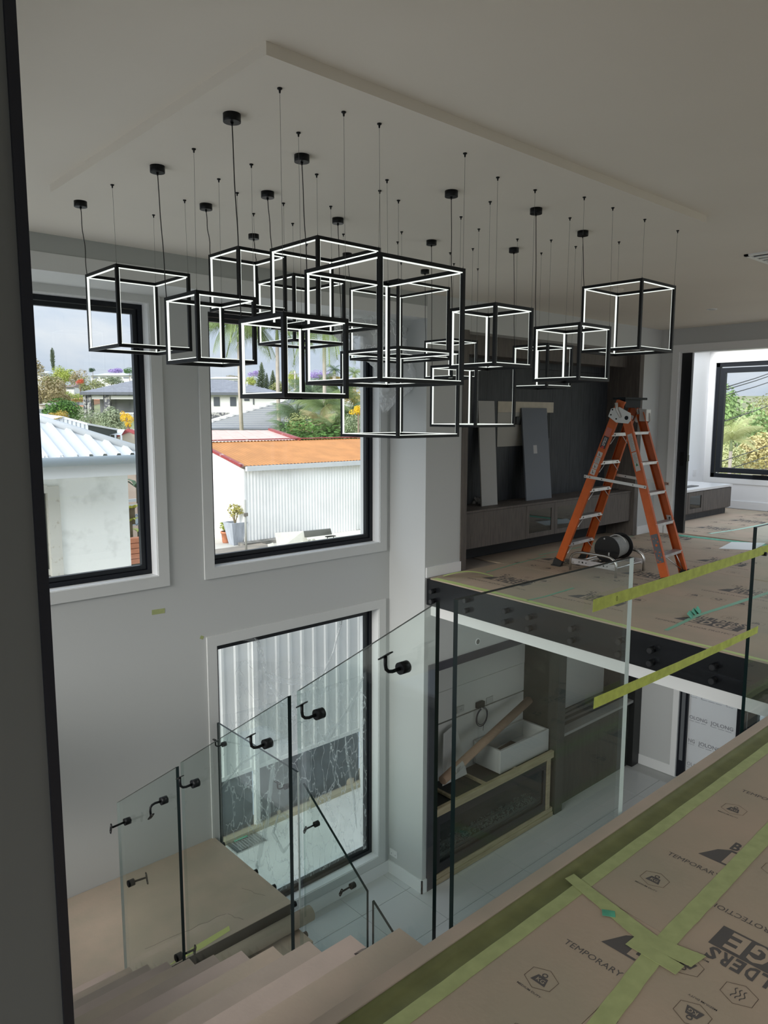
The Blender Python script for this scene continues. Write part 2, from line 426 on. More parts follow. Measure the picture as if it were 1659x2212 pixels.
m.box((xx0, a0, c0), (xx1 - .02, a0 + .085, c1)); m.box((xx0, a1 - .085, c0), (xx1 - .02, a1, c1)); m.box((xx0, a0 + .085, c0), (xx1 - .02, a1 - .085, c0 + .085)); m.box((xx0, a0 + .085, c1 - .085), (xx1 - .02, a1 - .085, c1))
sash = m.build('sash', mat('black_sash', (.012, .015, .02), .4, spec=.3), t)
m = MB(); yc = (a0 + a1) / 2 + .05
m.box((xx0 - .03, yc - .12, c0 - .045), (xx0 + .01, yc + .12, c0 - .01), bev=.008); m.beam((xx0 - .03, yc - .05, c0 - .02), (xx0 - .06, yc + .16, c0 - .035), .02, .012); m.build('winder', BLACK, sash)
MB().box((xx0 + .05, a0 + .08, c0 + .08), (xx0 + .056, a1 - .08, c1 - .08)).build('pane', WPANE, t)
MB().box((xx0 + .05, y0 + .05, z0 + .06), (xx0 + .056, 4.01, z1 - .06)).build('pane', WPANE, t)
m = MB()
m.box((XS - .016, y0 - .09, z0 - .09), (XS, y0, z1 + .09)); m.box((XS - .016, y1, z0 - .09), (XS, y1 + .09, z1 + .09)); m.box((XS - .016, y0, z1), (XS, y1, z1 + .09)); m.box((XS - .016, y0, z0 - .09), (XS, y1, z0)); m.build('architrave', TRIM, t)

# floors ----------------------------------------------------------------------
SE = ((XF + .032, YT + .08), (4.945, 1.70))           # slab edge line (very slightly off square)
def sx(y, off=0): return SE[0][0] + (SE[1][0] - SE[0][0]) * (SE[0][1] - y) / (SE[0][1] - SE[1][1]) + off
poly = [(XB, YB), (XR + .14, YB), (XR + .14, YT + .5), (XF + .05, YT + .5), (XF + .05, YT + .04), (sx(YT, .02), YT), (sx(YN, .02), YN), (XB, YN - .02)]
m = MB().prism(poly, 2, -.27, -.012); struct(m, 'floor', mat('floor_substrate', (.35, .30, .25), .8))
m = MB().box((XR + .14, 2.06, -.27), (XS + .02, 5.96, -.012)); struct(m, 'floor', MATS['floor_substrate'])
poly = [(XB, YB), (XR + .14, YB), (XR + .14, YT + .4), (sx(YT, .06), YT + .4), (sx(YT, .06), YT), (sx(YN, .06), YN - .05), (XB, YN - .05)]
m = MB().prism(poly, 2, ZS, -.27); struct(m, 'ceiling_lower', mat('lower_ceiling_paint', (.76, .76, .75), .8))
# lower floor: concrete bed with separate tiles
fl = struct(MB().box((XL - .3, -1.0, ZL - .10), (12.5, YW + .3, ZL - .008)), 'floor_tiled', mat('tile_grout', (.50, .51, .50), .8))
TILE = mat('pale_porcelain', (.60, .62, .62), .22, spec=.5, var=.02, vs=2)
T = .6; base = None
ty = YW - .362 - T * 6
for iy in range(0, 8):
    for ix in range(0, 16):
        x = 3.19 - T * 4 + ix * T + (.0 if iy % 1 == 0 else .3); y = ty + iy * T
        if x > XR - .3 or y < 1.3: continue
        w_ = min(T, YW - .014 - y) - .005
        if w_ < .3: 
            if w_ < .05: continue
            tl = MB().box((x, y, ZL - .008), (x + T - .005, y + w_, ZL)).build('tile', TILE, fl); continue
        if x > 8.9: continue
        if base is None:
            base = MB().box((0, 0, -.008), (T - .005, T - .005, 0)); bm_ = bpy.data.meshes.new('tile')
            bm_.from_pydata(base.v, [], base.f); bm_.materials.append(TILE)
        o = bpy.data.objects.new('tile', bm_); C.objects.link(o); o.parent = fl; o.location = Vector((x, y, ZL)) - ORG[fl.name]
# lower door wall
m = MB(); holes(m, 0, XR - .06, XR + .10, -1.0, YT + .5, ZL - .1, ZS, [(1.6, 4.47, ZL, -.9), (-.2, 1.4, ZL, -.6)]); struct(m, 'wall_lower_right', WALL)  # second opening is added out of view for light on the lower level
m = MB(); m.box((XR - .076, 4.47, ZL), (XR - .06, 4.55, -.82)); m.box((XR - .074, 4.55, ZL), (XR - .06, YT, ZL + .14)); struct(m, 'trim_lower', TRIM)
t = thing('door_2', (XR, 3.2, ZL)); t['kind'] = 'structure'
m = MB()
m.box((XR - .04, 4.36, ZL), (XR + .06, 4.47, -.9)); m.box((XR - .03, 3.62, ZL), (XR + .05, 3.72, -.9)); m.box((XR + .0, 3.48, ZL), (XR + .08, 3.60, -.9)); m.box((XR - .04, 1.6, ZL), (XR + .06, 1.72, -.9))
m.box((XR - .03, 1.6, ZL), (XR + .06, 4.47, ZL + .07)); m.box((XR - .03, 1.6, -.98), (XR + .06, 4.47, -.9)); m.build('door_frame', BLACKAL, t)
m = MB(); m.box((XR - .055, 3.625, ZL + .62), (XR - .03, 3.665, ZL + 1.25), bev=.006); m.build('door_handle', mat('grey_handle', (.16, .17, .18), .35, metal=.5), t)
m = MB(); m.box((XR - .05, 4.39, ZL + .25), (XR - .041, 4.44, -.95), bev=.003); m.build('frame_wrap', mat('grey_protective_film', (.13, .14, .15), .5), t)
for a, b, nm in ((3.72, 4.36, 'pane'), (1.72, 3.48, 'pane')):
    MB().box((XR + .01, a, ZL + .07), (XR + .018, b, -.98)).build(nm, WPANE, t)
pf = MB().box((XR - .002, 3.72, ZL + .07), (XR + .0, 4.36, -.98))
PFM = glass('protective_film', (.85, .86, .87), .3, body=.55, bodycol=(.86, .87, .88))
pfo = pf.build('protective_film', PFM, t)
pr = MB()
for k in range(7):
    z = ZL + .20 + k * .33
    for s_, yy in ((('OLONG', 4.345), ('JOLONG', 4.055)) if k % 2 == 0 else (('NG', 4.345), ('JOLONG', 4.20), ('JO', 3.87))):
        ln = .05 * len(s_) - .008
        put_text(pr, s_, (XR - .004, yy, z), (0, -1, 0), (0, 0, 1), .050, 0, length=ln)
        for q in range(3): pr.box((XR - .0045, yy - q * ln / 3, z - .026), (XR - .0035, yy - (q + .8) * ln / 3, z - .021))
pr.build('printing', mat('faint_grey_print', (.22, .22, .24), .7), pfo)
# rear and side shell (outside the picture): plastered walls with openings added and sized to bring in light
m = MB(); holes(m, 1, YB - .15, YB, XB, XR + .14, ZS, ZC, [(5.2, 9.3, .1, 2.6)]); struct(m, 'wall_rear', WALL)
m = MB(); holes(m, 0, XB - .15, XB, YB, 1.2, ZS, ZC, [(-2.9, .2, .3, 2.4)]); struct(m, 'wall_side', WALL)
m = MB(); holes(m, 1, -.45, -.3, XL, 12.5, ZL, ZS, [(1.8, 5.3, ZL + .05, -.5), (5.5, 9.3, ZL + .05, -.5)]); struct(m, 'wall_lower_rear', WALL)

struct(MB().box((-3.5, YB - 4.4, -.25), (13.5, YB - .15, -.06)), 'ground_bounce_slab', mat('pale_unseen_ground', (.66, .65, .62), .8))  # unseen pale slabs added to bounce light up into the rooms
struct(MB().box((9.7, YB - .15, -.25), (13.5, 2.05, -.06)), 'ground_bounce_slab', MATS['pale_unseen_ground'])
# left wall: its end and black corner strip stand beside the camera
m = MB(); m.box((XB, 1.008, -.02), (XL - .0135, 1.16, ZC)); holes(m, 0, XL - .12, XL, 1.16, YW + .1, ZL - .1, ZC, [(1.6, 5.4, -.1, 2.2), (4.1, 5.3, -1.5, -.8)]); struct(m, 'wall_left', mat('left_wall_paint', (.15, .16, .155), .7))  # small lower opening is added unseen to brighten the landing
m = MB(); m.box((XL - .0135, 1.003, -.02), (XL, 1.16, ZC)); struct(m, 'trim_left', mat('black_corner_strip', (.008, .010, .018), .5))

# exterior path, soil -----------------------------------------------------
m = MB().box((1.0, YW + .30, -3.60), (9.5, 7.40, -3.45)); struct(m, 'ground_path', mat('concrete_path', (.80, .80, .77), .8, var=.06, vs=3, bump=.1, bs=20))
m = MB().box((1.0, 7.40, -3.62), (9.5, 7.62, -3.42)); struct(m, 'ground_garden', mat('soil', (.22, .17, .13), .95, col2=(.42, .36, .28), vs=9, bump=.5, bs=15))

# ================================================================== SLAB EDGES
def edge_pt(y, off=0, z=0): return (sx(y, off), y, z)
t = thing('slab_fascia', edge_pt(3.4, 0, -.27), 'long black timber fascia on the far floor edge with rows of round standoffs', 'fascia')
m = MB(); ya, yb = YT + .085, YN + .03
vs = [edge_pt(ya, 0, -.012), edge_pt(yb, 0, -.012), edge_pt(yb, .02, -.012), edge_pt(ya, .02, -.012), edge_pt(ya, 0, -.272), edge_pt(yb, 0, -.272), edge_pt(yb, .02, -.272), edge_pt(ya, .02, -.272)]
m.add(vs, [(0, 1, 2, 3), (7, 6, 5, 4), (0, 4, 5, 1), (1, 5, 6, 2), (2, 6, 7, 3), (3, 7, 4, 0)]); m.build('board', FASC, t)
for y in (4.903, 4.45, 3.972, 3.71, 3.274, 2.842, 2.578, 2.112, 1.75):
    for z in (-.105, -.203):
        zz = z - .008; x = sx(y)
        b = MB().cyl((x, y, zz), (x - .055, y, zz), .024, 20).build('standoff', BLACK, t)
        MB().tube([(x - .055, y, zz), (x - .059, y, zz)], .020, 20).build('cap', mat('black_cap', (.03, .03, .032), .25), b)
# near floor fascia
m = MB().box((1.62, YN, -.27), (4.94, YN + .012, -.02)); tag(m.build('slab_fascia', FASC), 'black fascia under the edge of the near landing floor', 'fascia')

# ================================================================== STAIRS
RISE, GO = .175, .2645
X0, X1 = XL, 1.62
T1 = thing('staircase', (1.0, 2.9, -2.1), 'upper stair flight covered in brown protection board, going down to the landing', 'staircase')
Y0 = 1.441
for k in range(1, 12):
    z = -k * RISE; ya = Y0 + (k - 1) * GO; yb = ya + GO
    tr = MB().box((X0, ya - .0, z - .045), (X1, yb, z - .004), 0).build('tread', mat('dark_tread', (.05, .045, .04), .5), T1)
    m = MB().box((X0 + .002, ya + .001, z - .004), (X1 + .004, yb + .006, z)); m.box((X0 + .002, yb + .001, z - .035), (X1 + .004, yb + .006, z - .004))
    m.build('protection_board', (BOARD2, BOARD3, BOARD4)[(k * 7 + 2) % 3], tr)
    m = MB().box((X0, ya - .012, z), (X1 - .002, ya, z + RISE - .045)); m.build('riser', mat('stair_riser', (.44, .36, .30), .8, var=.05, vs=6), T1)
m = MB(); yL = Y0 + 11 * GO
m.box((X0, yL, -2.1 - .16), (2.985, YW, -2.104)); m.build('landing', mat('dark_landing_edge', (.060, .054, .05), .45), T1)
lb = MB().box((X0 + .002, yL - .012, -2.104), (2.995, YW - .002, -2.1)).build('protection_board', BOARD2, T1)
m = MB()
for (a, b, n) in (((1.95, 4.62), (2.55, 4.56), 9), ((2.55, 4.56), (2.62, 4.42), 4), ((2.88, 4.55), (2.80, 4.75), 5), ((1.2, 5.3), (1.45, 5.2), 5)):
    pts = [Vector((a[0] + (b[0] - a[0]) * i / n + random.uniform(-.012, .012), a[1] + (b[1] - a[1]) * i / n + random.uniform(-.012, .012), -2.0996)) for i in range(n + 1)]
    MB().tube(pts, .0011, 4).build('pencil_mark', mat('pencil', (.16, .15, .13), .8), lb)
for i, (px, py) in enumerate(((475, 1816), (545, 1875), (583, 1908), (626, 1945))):
    q = P(px, py, 2, -2.1)
    for z in (-2.15,):
        MB().cyl((2.985, q.y, z), (3.045, q.y, z), .022, 18).build('standoff', BLACK, T1)
for k in (1, 3, 6, 8, 10):
    y = Y0 + (k - .45) * GO; z = -k * RISE - .05
    MB().cyl((X1 - .01, y, z + .02), (X1 + .030, y, z + .02), .022, 18).build('standoff', BLACK, T1)
m = MB()                                                    # sloping stringer
m.prism([(Y0 + .02, -.24), (Y0 + .30, -.24), (yL, -2.14), (yL, -2.26), (yL - .05, -2.26), (Y0 + .02, -.47)], 0, X1 - .05, X1 - .012); m.build('stringer', FASC, T1)

T2 = thing('staircase', (2.35, 3.4, ZL), 'lower stair flight covered in brown board, turning back below the landing', 'staircase')
r2 = (3.33 - 2.1) / 7
for k in range(1, 7):
    z = -2.1 - k * r2; yb = yL - (k - 1) * GO; ya = yb - GO
    tr = MB().box((1.70, ya, z - .045), (2.985, yb, z - .004)).build('tread', MATS['dark_tread'], T2)
    m = MB().box((1.702, ya - .006, z - .004), (2.995, yb - .001, z)); m.box((1.702, ya - .006, z - .03), (2.995, ya - .001, z - .004)); m.build('protection_board', BOARD2, tr)
    if k > 1: MB().box((1.70, yb - .001, z), (2.985, yb + .010, z + r2 - .045)).build('riser', MATS['stair_riser'], T2)
    if k < 7: MB().cyl((2.985, yb - .12, z - .05), (3.045, yb - .12, z - .05), .022, 18).build('standoff', BLACK, T2)
MB().box((1.70, yL - 6 * GO, ZL), (2.985, yL - 6 * GO + .01, ZL + r2 - .045)).build('riser', MATS['stair_riser'], T2)
m = MB(); m.prism([(yL, -2.27), (yL, -2.50), (yL - 5.6 * GO, ZL), (yL - 6 * GO, ZL), (yL - 6 * GO, ZL + .08)], 0, 2.94, 2.98); m.build('stringer', FASC, T2)
# walls below stair
struct(MB().box((XL, Y0 - .2, ZL), (1.64, Y0 - .10, -.27)), 'wall_stair', WALL)

# ================================================================== GLASS BALUSTRADE
def pane(name, poly, ax, a, b, label, light=(), origin=None, clear=()):
    """glass plate: outline poly in the two other axes; side faces are polished edges"""
    m = MB(); m.prism(poly, ax, a, b, 0, 1)
    n = len(poly)
    # pale colour on the listed sides stands for the light they catch
    for i in light: m.m[2 + i] = 2
    for i in clear: m.m[2 + i] = 3
    o = m.build(name, [PANE, EDGE, EDGEL, EDGEC]); tag(o, label, 'glass panel')
    return o
XG = 1.650; GT = .0175
gl = .6635
def zt(y, y0=1.552, z0=1.000): return z0 - (y - y0) * gl
# measure pane outlines on the plane of the glass
g = [P(px, py, 0, XG) for px, py in ((946, 1300), (645, 1492), (625, 1503), (393, 1646), (383, 1656), (255, 1733))]
ys = [v.y for v in g]; zs = [v.z for v in g]
def stair_pane(i, j, lab, light):
    ya, za, yb, zb = ys[i], zs[i], ys[j], zs[j]
    lo = lambda y: -.32 - (y - Y0) * gl
    poly = [(ya, za), (yb, zb), (yb, lo(yb) - .0), (ya, min(lo(ya), -.24))]
    return pane('glass_panel', poly, 0, XG - GT / 2, XG + GT / 2, lab, light, clear=(1,) if not light else ())
G1 = stair_pane(0, 1, 'top glass panel of the upper stair flight with two black handrail brackets', ())
G2 = stair_pane(2, 3, 'middle glass panel of the upper stair flight with two black handrail brackets', ())
G3 = stair_pane(4, 5, 'lowest glass panel of the upper stair flight, in front of the landing', (1,))
def bracket(par, c, sgn=-1, mode='up', slope=-gl, s=1.0, tilt=0):
    """handrail bracket on glass with normal X: disc, bent arm, saddle plate"""
    c = Vector(c)
    d = MB().tube([c + Vector((GT / 2 * -sgn * -1, 0, 0)) * 0 + Vector((sgn * (-.012), 0, 0)), c + Vector((sgn * .024, 0, 0))], .0205 * s, 24)
    d.tube([c + Vector((-sgn * .006, 0, 0)), c + Vector((-sgn * .014, 0, 0))], .017 * s, 20)
    b = d.build('handrail_bracket', BLACK, par)
    rot = Matrix.Rotation(tilt, 3, 'X')
    def q(x, y, z): return c + rot @ Vector((sgn * x * s, y * s, z * s))
    L_ = .085
    if mode == 'straight': pts = [q(.02, 0, 0), q(.07, 0, -.004), q(.095, 0, -.006)]; pl = q(.103, 0, -.012); nrm = Vector((sgn, 0, 0))
    else: pts = [q(.02, 0, 0), q(.055, 0, -.002), q(.072, 0, .002), q(.083, 0, .012), q(.086, 0, .028), q(.086, 0, .055)]; pl = q(.086, 0, .058); nrm = rot @ Vector((0, 0, 1))
    MB().tube(pts, .0062 * s, 10).build('arm', BLACK, b)
    # oblong saddle plate with two screw holes
    if mode == 'straight': u = rot @ Vector((0, 0, 1)); nn = Vector((sgn, 0, 0))
    else: u = (rot @ Vector((0, 1, slope))).normalized(); nn = u.cross(Vector((1, 0, 0))).normalized()
    v = nn.cross(u).normalized()
    n = 9; pts = []
    for i in range(n + 1): a = -PI / 2 + PI * i / n; pts.append((.026 + .011 * math.cos(a), .011 * math.sin(a)))
    for i in range(n + 1): a = PI / 2 + PI * i / n; pts.append((-.026 + .011 * math.cos(a), .011 * math.sin(a)))
    N_ = len(pts); vs = [pl + (u * x + v * y) * s + nn * t_ for t_ in (-.0015, .0015) for x, y in pts]
    m = MB().add(vs, [tuple(range(N_))[::-1], tuple(range(N_, 2 * N_))] + [(i, (i + 1) % N_, N_ + (i + 1) % N_, N_ + i) for i in range(N_)])
    pp = m.build('saddle_plate', BLACK, b)
    mm = MB()
    for k in (-1, 1):
        cc = pl + u * k * .022 * s + nn * .0017; cc2 = pl + u * k * .022 * s - nn * .0017
        mm.cyl(cc2 - nn * .0006, cc + nn * .0006, .0034 * s, 10)
    mm.build('screw_hole', mat('bright_hole', (.4, .42, .42), .5), pp)
    return b
def onp(px, py, X): q = P(px, py, 0, X); return (X, q.y, q.z)
bracket(G1, onp(874, 1441, XG)); bracket(G1, onp(692, 1541, XG))
bracket(G2, onp(580, 1605, XG)); bracket(G2, onp(424, 1691, XG))
bracket(G3, onp(356, 1728, XG), tilt=PI * .93); bracket(G3, onp(277, 1773, XG), mode='straight', tilt=.35)
bracket(G3, onp(281, 1908, XG), sgn=1, mode='straight', tilt=-.3); bracket(G2, onp(384, 2068, XG), sgn=1, mode='straight', tilt=.3)

# lower flight / landing glass on the plane X=3.03
X3 = 3.035
h = {k: P(px, py, 0, X3) for k, (px, py) in dict(a=(466, 1558), b=(644, 1668), c=(656, 1692), d=(794, 1925), e=(806, 1945), f=(850, 2015)).items()}
pane('glass_panel', [(YW - .05, h['a'].z), (h['b'].y, h['b'].z), (h['b'].y, -2.27), (YW - .05, -2.27)], 0, X3 - GT / 2, X3 + GT / 2, 'level glass panel guarding the landing in front of the lower window', (1,))
GB = C.objects['glass_panel.003']
bracket(GB, onp(485, 1607, X3), s=1.0, slope=0); bracket(GB, onp(620, 1698, X3), s=1.0, slope=0)
lo2 = lambda y: -2.32 - (yL - y) * gl
G5 = pane('glass_panel', [(h['c'].y, h['c'].z), (h['d'].y, h['d'].z), (h['d'].y, lo2(h['d'].y)), (h['c'].y, lo2(h['c'].y))], 0, X3 - GT / 2, X3 + GT / 2, 'upper sloping glass panel of the lower stair flight', clear=(3,))
bracket(G5, onp(685, 1779, X3), mode='straight', tilt=.5); bracket(G5, onp(763, 1912, X3), mode='straight', tilt=.5)
ye = h['e'].y - .82; s2 = (h['e'].z - h['f'].z) / (h['e'].y - h['f'].y)
pane('glass_panel', [(h['e'].y, h['e'].z), (ye, h['e'].z - .82 * s2), (ye, ZL + .02), (h['e'].y - .55, ZL + .02), (h['e'].y, lo2(h['e'].y))], 0, X3 - GT / 2, X3 + GT / 2, 'lower sloping glass panel of the lower stair flight', (3,))

# near landing glass, plane Y=1.45
YG = 1.455
ga = P(985, 1297, 1, YG); gb = P(1365, 1206, 1, YG); gc = P(1632, 1136, 1, YG)
ztop = (ga.z + gb.z + gc.z) / 3
o = pane('glass_panel', [(ga.x, ztop), (gb.x, ztop), (gb.x, -.2), (ga.x, -.2)], 1, YG - GT / 2, YG + GT / 2, 'tall glass balustrade panel at the near landing edge, in front of the fireplace', (1,))
for x in (ga.x + .2, gb.x - .2):
    for z in (-.08, -.17): MB().cyl((x, YN + .013, z), (x, YG + .02, z), .02, 20).build('standoff', BLACK, o)
o = pane('glass_panel', [(gc.x, ztop), (gc.x + 1.15, ztop), (gc.x + 1.15, -.2), (gc.x, -.2)], 1, YG - GT / 2, YG + GT / 2, 'glass balustrade panel at the right edge of the picture, taped to its neighbour', ())
for x in (gc.x + .2, gc.x + .95):
    for z in (-.08, -.17): MB().cyl((x, YN + .013, z), (x, YG + .02, z), .02, 20).build('standoff', BLACK, o)
q = P(1647, 1196, 1, YG)
MB().cyl((q.x, YG - .02, q.z), (q.x, YG + .02, q.z), .010, 16).build('bolt_cap', BLACK, o)

# tapes across the gap (stuck on the near face of the glass)
def strip(name, pts, wd, mt, label, cat='tape', up=(0, 0, 1), th=.0006, jit=0, n=14, group=None, sag=0):
    """ribbon through pts; wd may be per-point; up = direction of the width"""
    pts = [Vector(p) for p in pts]; up = Vector(up); vs = []; P2 = []
    for i in range(len(pts) - 1):
        for k in range(n): P2.append(pts[i].lerp(pts[i + 1], k / n))
    P2.append(pts[-1]); rnd = random.Random(len(P2) + int(pts[0].x * 100))
    tot = len(P2) - 1
    for i, p in enumerate(P2):
        ww = wd if not isinstance(wd, (list, tuple)) else wd[0] + (wd[1] - wd[0]) * i / tot
        j = rnd.uniform(-jit, jit); dz = -sag * 4 * (i / tot) * (1 - i / tot)
        d = (P2[min(i + 1, tot)] - P2[max(i - 1, 0)]).normalized(); nn = d.cross(up).normalized()
        for s_, q_ in ((-1, 1), (1, 1), (1, -1), (-1, -1)): vs.append(p + up * (s_ * ww / 2 + j) + nn * th * q_ + Vector((0, 0, dz)))
    fs = [(0, 1, 2, 3), tuple(4 * tot + k for k in (3, 2, 1, 0))]
    for i in range(tot):
        for k in range(4): a = 4 * i + k; b = 4 * i + (k + 1) % 4; fs.append((a, b, b + 4, a + 4))
    m = MB().add(vs, fs); o = m.build(name, mt); return tag(o, label, cat, group)
yt_ = YG - GT / 2 - .0012
a = P(1281, 1309, 1, yt_); b = P(1659, 1183, 1, yt_); c_ = P(1283, 1519, 1, yt_); d = P(1637, 1360, 1, yt_)
bb = b + (b - a).normalized() * .5
tp = strip('masking_tape', [a, b, bb], [.047, .038], TAPEY, 'upper yellow tape strip stretched between the two near glass panels', up=(.05, 0, 1), jit=.0006, sag=.006)
tp2 = strip('masking_tape', [c_, d], [.044, .036], TAPEY, 'lower yellow tape strip stretched between the two near glass panels', up=(.08, 0, 1), jit=.0008, sag=.004)
mk = MB(); q = P(1333, 1293, 1, yt_ - .0016)
mk.tube([q + Vector((.0045 * math.cos(a_), 0, .010 * math.sin(a_))) for a_ in [i * PI / 7 for i in range(15)]], .0006, 4)
mk.build('pen_mark', mat('pen', (.10, .12, .06), .6), tp)

# ================================================================== CUBE PENDANTS
CUBES = [  # near-corner x, y, top z, side, label
 (1.520, 3.603, 2.297, .391, 'leftmost black cube pendant, medium size, in front of the left window'),
 (1.565, 2.905, 2.097, .294, 'small black cube pendant second from the left, half in front of the left cube'),
 (2.016, 3.308, 2.405, .291, 'small high black cube pendant behind the left part of the cluster, above the palm'),
 (2.135, 2.816, 2.391, .389, 'medium high black cube pendant overlapping the top left of the biggest front cube'),
 (1.959, 2.191, 2.196, .488, 'biggest black cube pendant, front centre of the cluster'),
 (1.510, 2.191, 1.933, .293, 'small low black cube pendant, nearest one, left below the biggest cube'),
 (2.563, 3.610, 2.384, .383, 'medium black cube pendant at the back, seen through the high medium cube'),
 (3.315, 3.536, 2.433, .483, 'large black cube pendant at the back, seen through the biggest front cube'),
 (2.696, 2.873, 1.936, .480, 'large lowest black cube pendant, hanging below the biggest front cube'),
 (2.776, 2.295, 2.102, .292, 'small black cube pendant just right of the biggest front cube'),
 (4.073, 3.767, 2.135, .285, 'small farthest black cube pendant before the left edge of the dark panelling'),
 (3.441, 2.982, 1.890, .385, 'medium low black cube pendant in front of the leaning white panel'),
 (3.984, 2.862, 2.033, .280, 'small black cube pendant behind, in front of the middle of the dark panelling'),
 (3.342, 2.206, 2.051, .292, 'small black cube pendant second from the right, above the ladder'),
 (3.955, 2.218, 2.344, .391, 'rightmost black cube pendant, medium size and high')]
CANOPY = [(174, 443), (340, 368), (445, 449), (578, 423), (652, 345), (501, 258), (548, 513), (750, 553), (730, 479), (975, 421), (918, 588), (932, 526), (1110, 542), (1158, 458), (1259, 506)]
SUSPW = mat('steel_wire', (.16, .16, .155), .5, metal=.3)
CABLE = mat('black_cable', (.012, .012, .013), .6)
BW = .0155; LW = .0100; LP = .0035
_cube_cache = {}
def cube_pendant(i, X, Y, Z, s, label):
    t = thing('cube_pendant', (X, Y, Z - s), label, 'pendant light', 'cube pendants hanging over the stair void')
    o = Vector((X, Y, Z - s))
    m = MB(); b = BW
    for (x, y) in ((0, 0), (s - b, 0), (0, s - b), (s - b, s - b)): m.box(o + Vector((x, y, 0)), o + Vector((x + b, y + b, s)))
    for z in (0, s - b):
        for y in (0, s - b): m.box(o + Vector((b, y, z)), o + Vector((s - b, y + b, z + b)))
        for x in (0, s - b): m.box(o + Vector((x, b, z)), o + Vector((x + b, s - b, z + b)))
    m.build('frame', BLACK, t)
    e = (b - LW) / 2; A, B = e, b - e; q = b - .001; f = b + LP; H = s - b - .001
    def led(p, r): MB().box(o + Vector(p), o + Vector(r)).build('led_strip', LED, t)
    # uprights: N faces +x, R faces +y, F faces -x, L faces -y
    led((q, A, b), (f, B, s - b)); led((s - B, q, b), (s - A, f, s - b)); led((s - f, s - B, b), (s - q, s - A, s - b)); led((A, s - f, b), (B, s - q, s - b))
    # top ring faces down, bottom ring faces up
    for z0, z1 in ((s - f, s - q), (q, f)):
        led((b, A, z0), (s - b, B, z1)); led((b, s - B, z0), (s - b, s - A, z1)); led((A, b, z0), (B, s - b, z1)); led((s - B, b, z0), (s - A, s - b, z1))
    h_ = b / 2
    for (x, y) in ((h_, h_), (s - h_, h_), (s - h_, s - h_)):
        p0 = o + Vector((x, y, s)); top = Vector((p0.x + random.uniform(-.006, .006), p0.y + random.uniform(-.006, .006), ZP))
        wi = MB().tube([p0, p0 + Vector((0, 0, .012)), top], [.0022, .0007, .0007], 5).build('suspension_wire', SUSPW, t)
        MB().tube([top, top - Vector((0, 0, .004)), top - Vector((0, 0, .006)), top - Vector((0, 0, .016))], [.0085, .0085, .004, .0028], 12).build('ceiling_hook', BLACK, wi)
    p0 = o + Vector((h_, s - h_, s)); c = P(*CANOPY[i], 2, ZP - .018); c.z = ZP
    pts = []; rn = random.Random(i); w1 = rn.uniform(.002, .006); ph = rn.uniform(0, 6)
    for k in range(15):
        u = k / 14; p = p0.lerp(c - Vector((0, 0, .03)), u); a = math.sin(u * PI) * w1
        pts.append(p + Vector((math.sin(u * 9 + ph) * a, math.cos(u * 7 + ph) * a, 0)))
    MB().tube(pts, .0021, 6).build('power_cord', CABLE, t)
    can = MB().tube([c, c - Vector((0, 0, .028)), c - Vector((0, 0, .0285))], [.032, .032, .0305], 28).build('ceiling_canopy', BLACK, t)
    MB().tube([c - Vector((0, 0, .0285)), c - Vector((0, 0, .040))], [.006, .003], 10).build('cord_grip', BLACK, can)
for i, (X, Y, Z, s, lab) in enumerate(CUBES): cube_pendant(i, X, Y, Z, s, lab)

# ceiling things
t = thing('ceiling_vent', (5.75, 2.2, ZC), 'white slotted air conditioning vent in the ceiling at the right edge', 'vent')
m = MB(); vx0, vx1, vy0, vy1 = 5.50, 6.00, 1.75, 2.32
m.box((vx0, vy0, ZC - .012), (vx1, vy0 + .03, ZC)); m.box((vx0, vy1 - .03, ZC - .012), (vx1, vy1, ZC)); m.box((vx0, vy0, ZC - .012), (vx0 + .03, vy1, ZC)); m.box((vx1 - .03, vy0, ZC - .012), (vx1, vy1, ZC)); m.build('vent_frame', TRIM, t)
MB().box((vx0 + .02, vy0 + .02, ZC - .003), (vx1 - .02, vy1 - .02, ZC + .002)).build('duct_opening', mat('dark_duct', (.02, .02, .02), .8), t)
for k in range(1, 5):
    x = vx0 + .03 + k * (vx1 - vx0 - .06) / 5
    MB().box((x - .018, vy0 + .03, ZC - .012), (x + .018, vy1 - .03, ZC - .004)).build('vent_slat', TRIM, t)
for (cx, cy, lab) in ((8.03, 3.686, 'recessed white round downlight in the ceiling near the doorway'),):
    t = thing('downlight', (cx, cy, ZC), lab, 'downlight')
    MB().tube([(cx, cy, ZC + .001), (cx, cy, ZC - .004)], [.055, .052], 28).build('trim_ring', TRIM, t); MB().cyl((cx, cy, ZC - .004), (cx, cy, ZC - .0055), .036, 20).build('lens', mat('frosted_lens', (.5, .5, .48), .5), t)
q = P(1335, 622, 2, ZC)
t = thing('smoke_alarm', (q.x, q.y, ZC), 'small round white ceiling fitting seen through the rightmost cube', 'smoke alarm')
MB().tube([(q.x, q.y, ZC), (q.x, q.y, ZC - .02), (q.x, q.y, ZC - .03)], [.05, .05, .035], 24).build('housing', CEIL, t); MB().cyl((q.x, q.y, ZC - .03), (q.x, q.y, ZC - .032), .012, 12).build('test_button', TRIM, t)

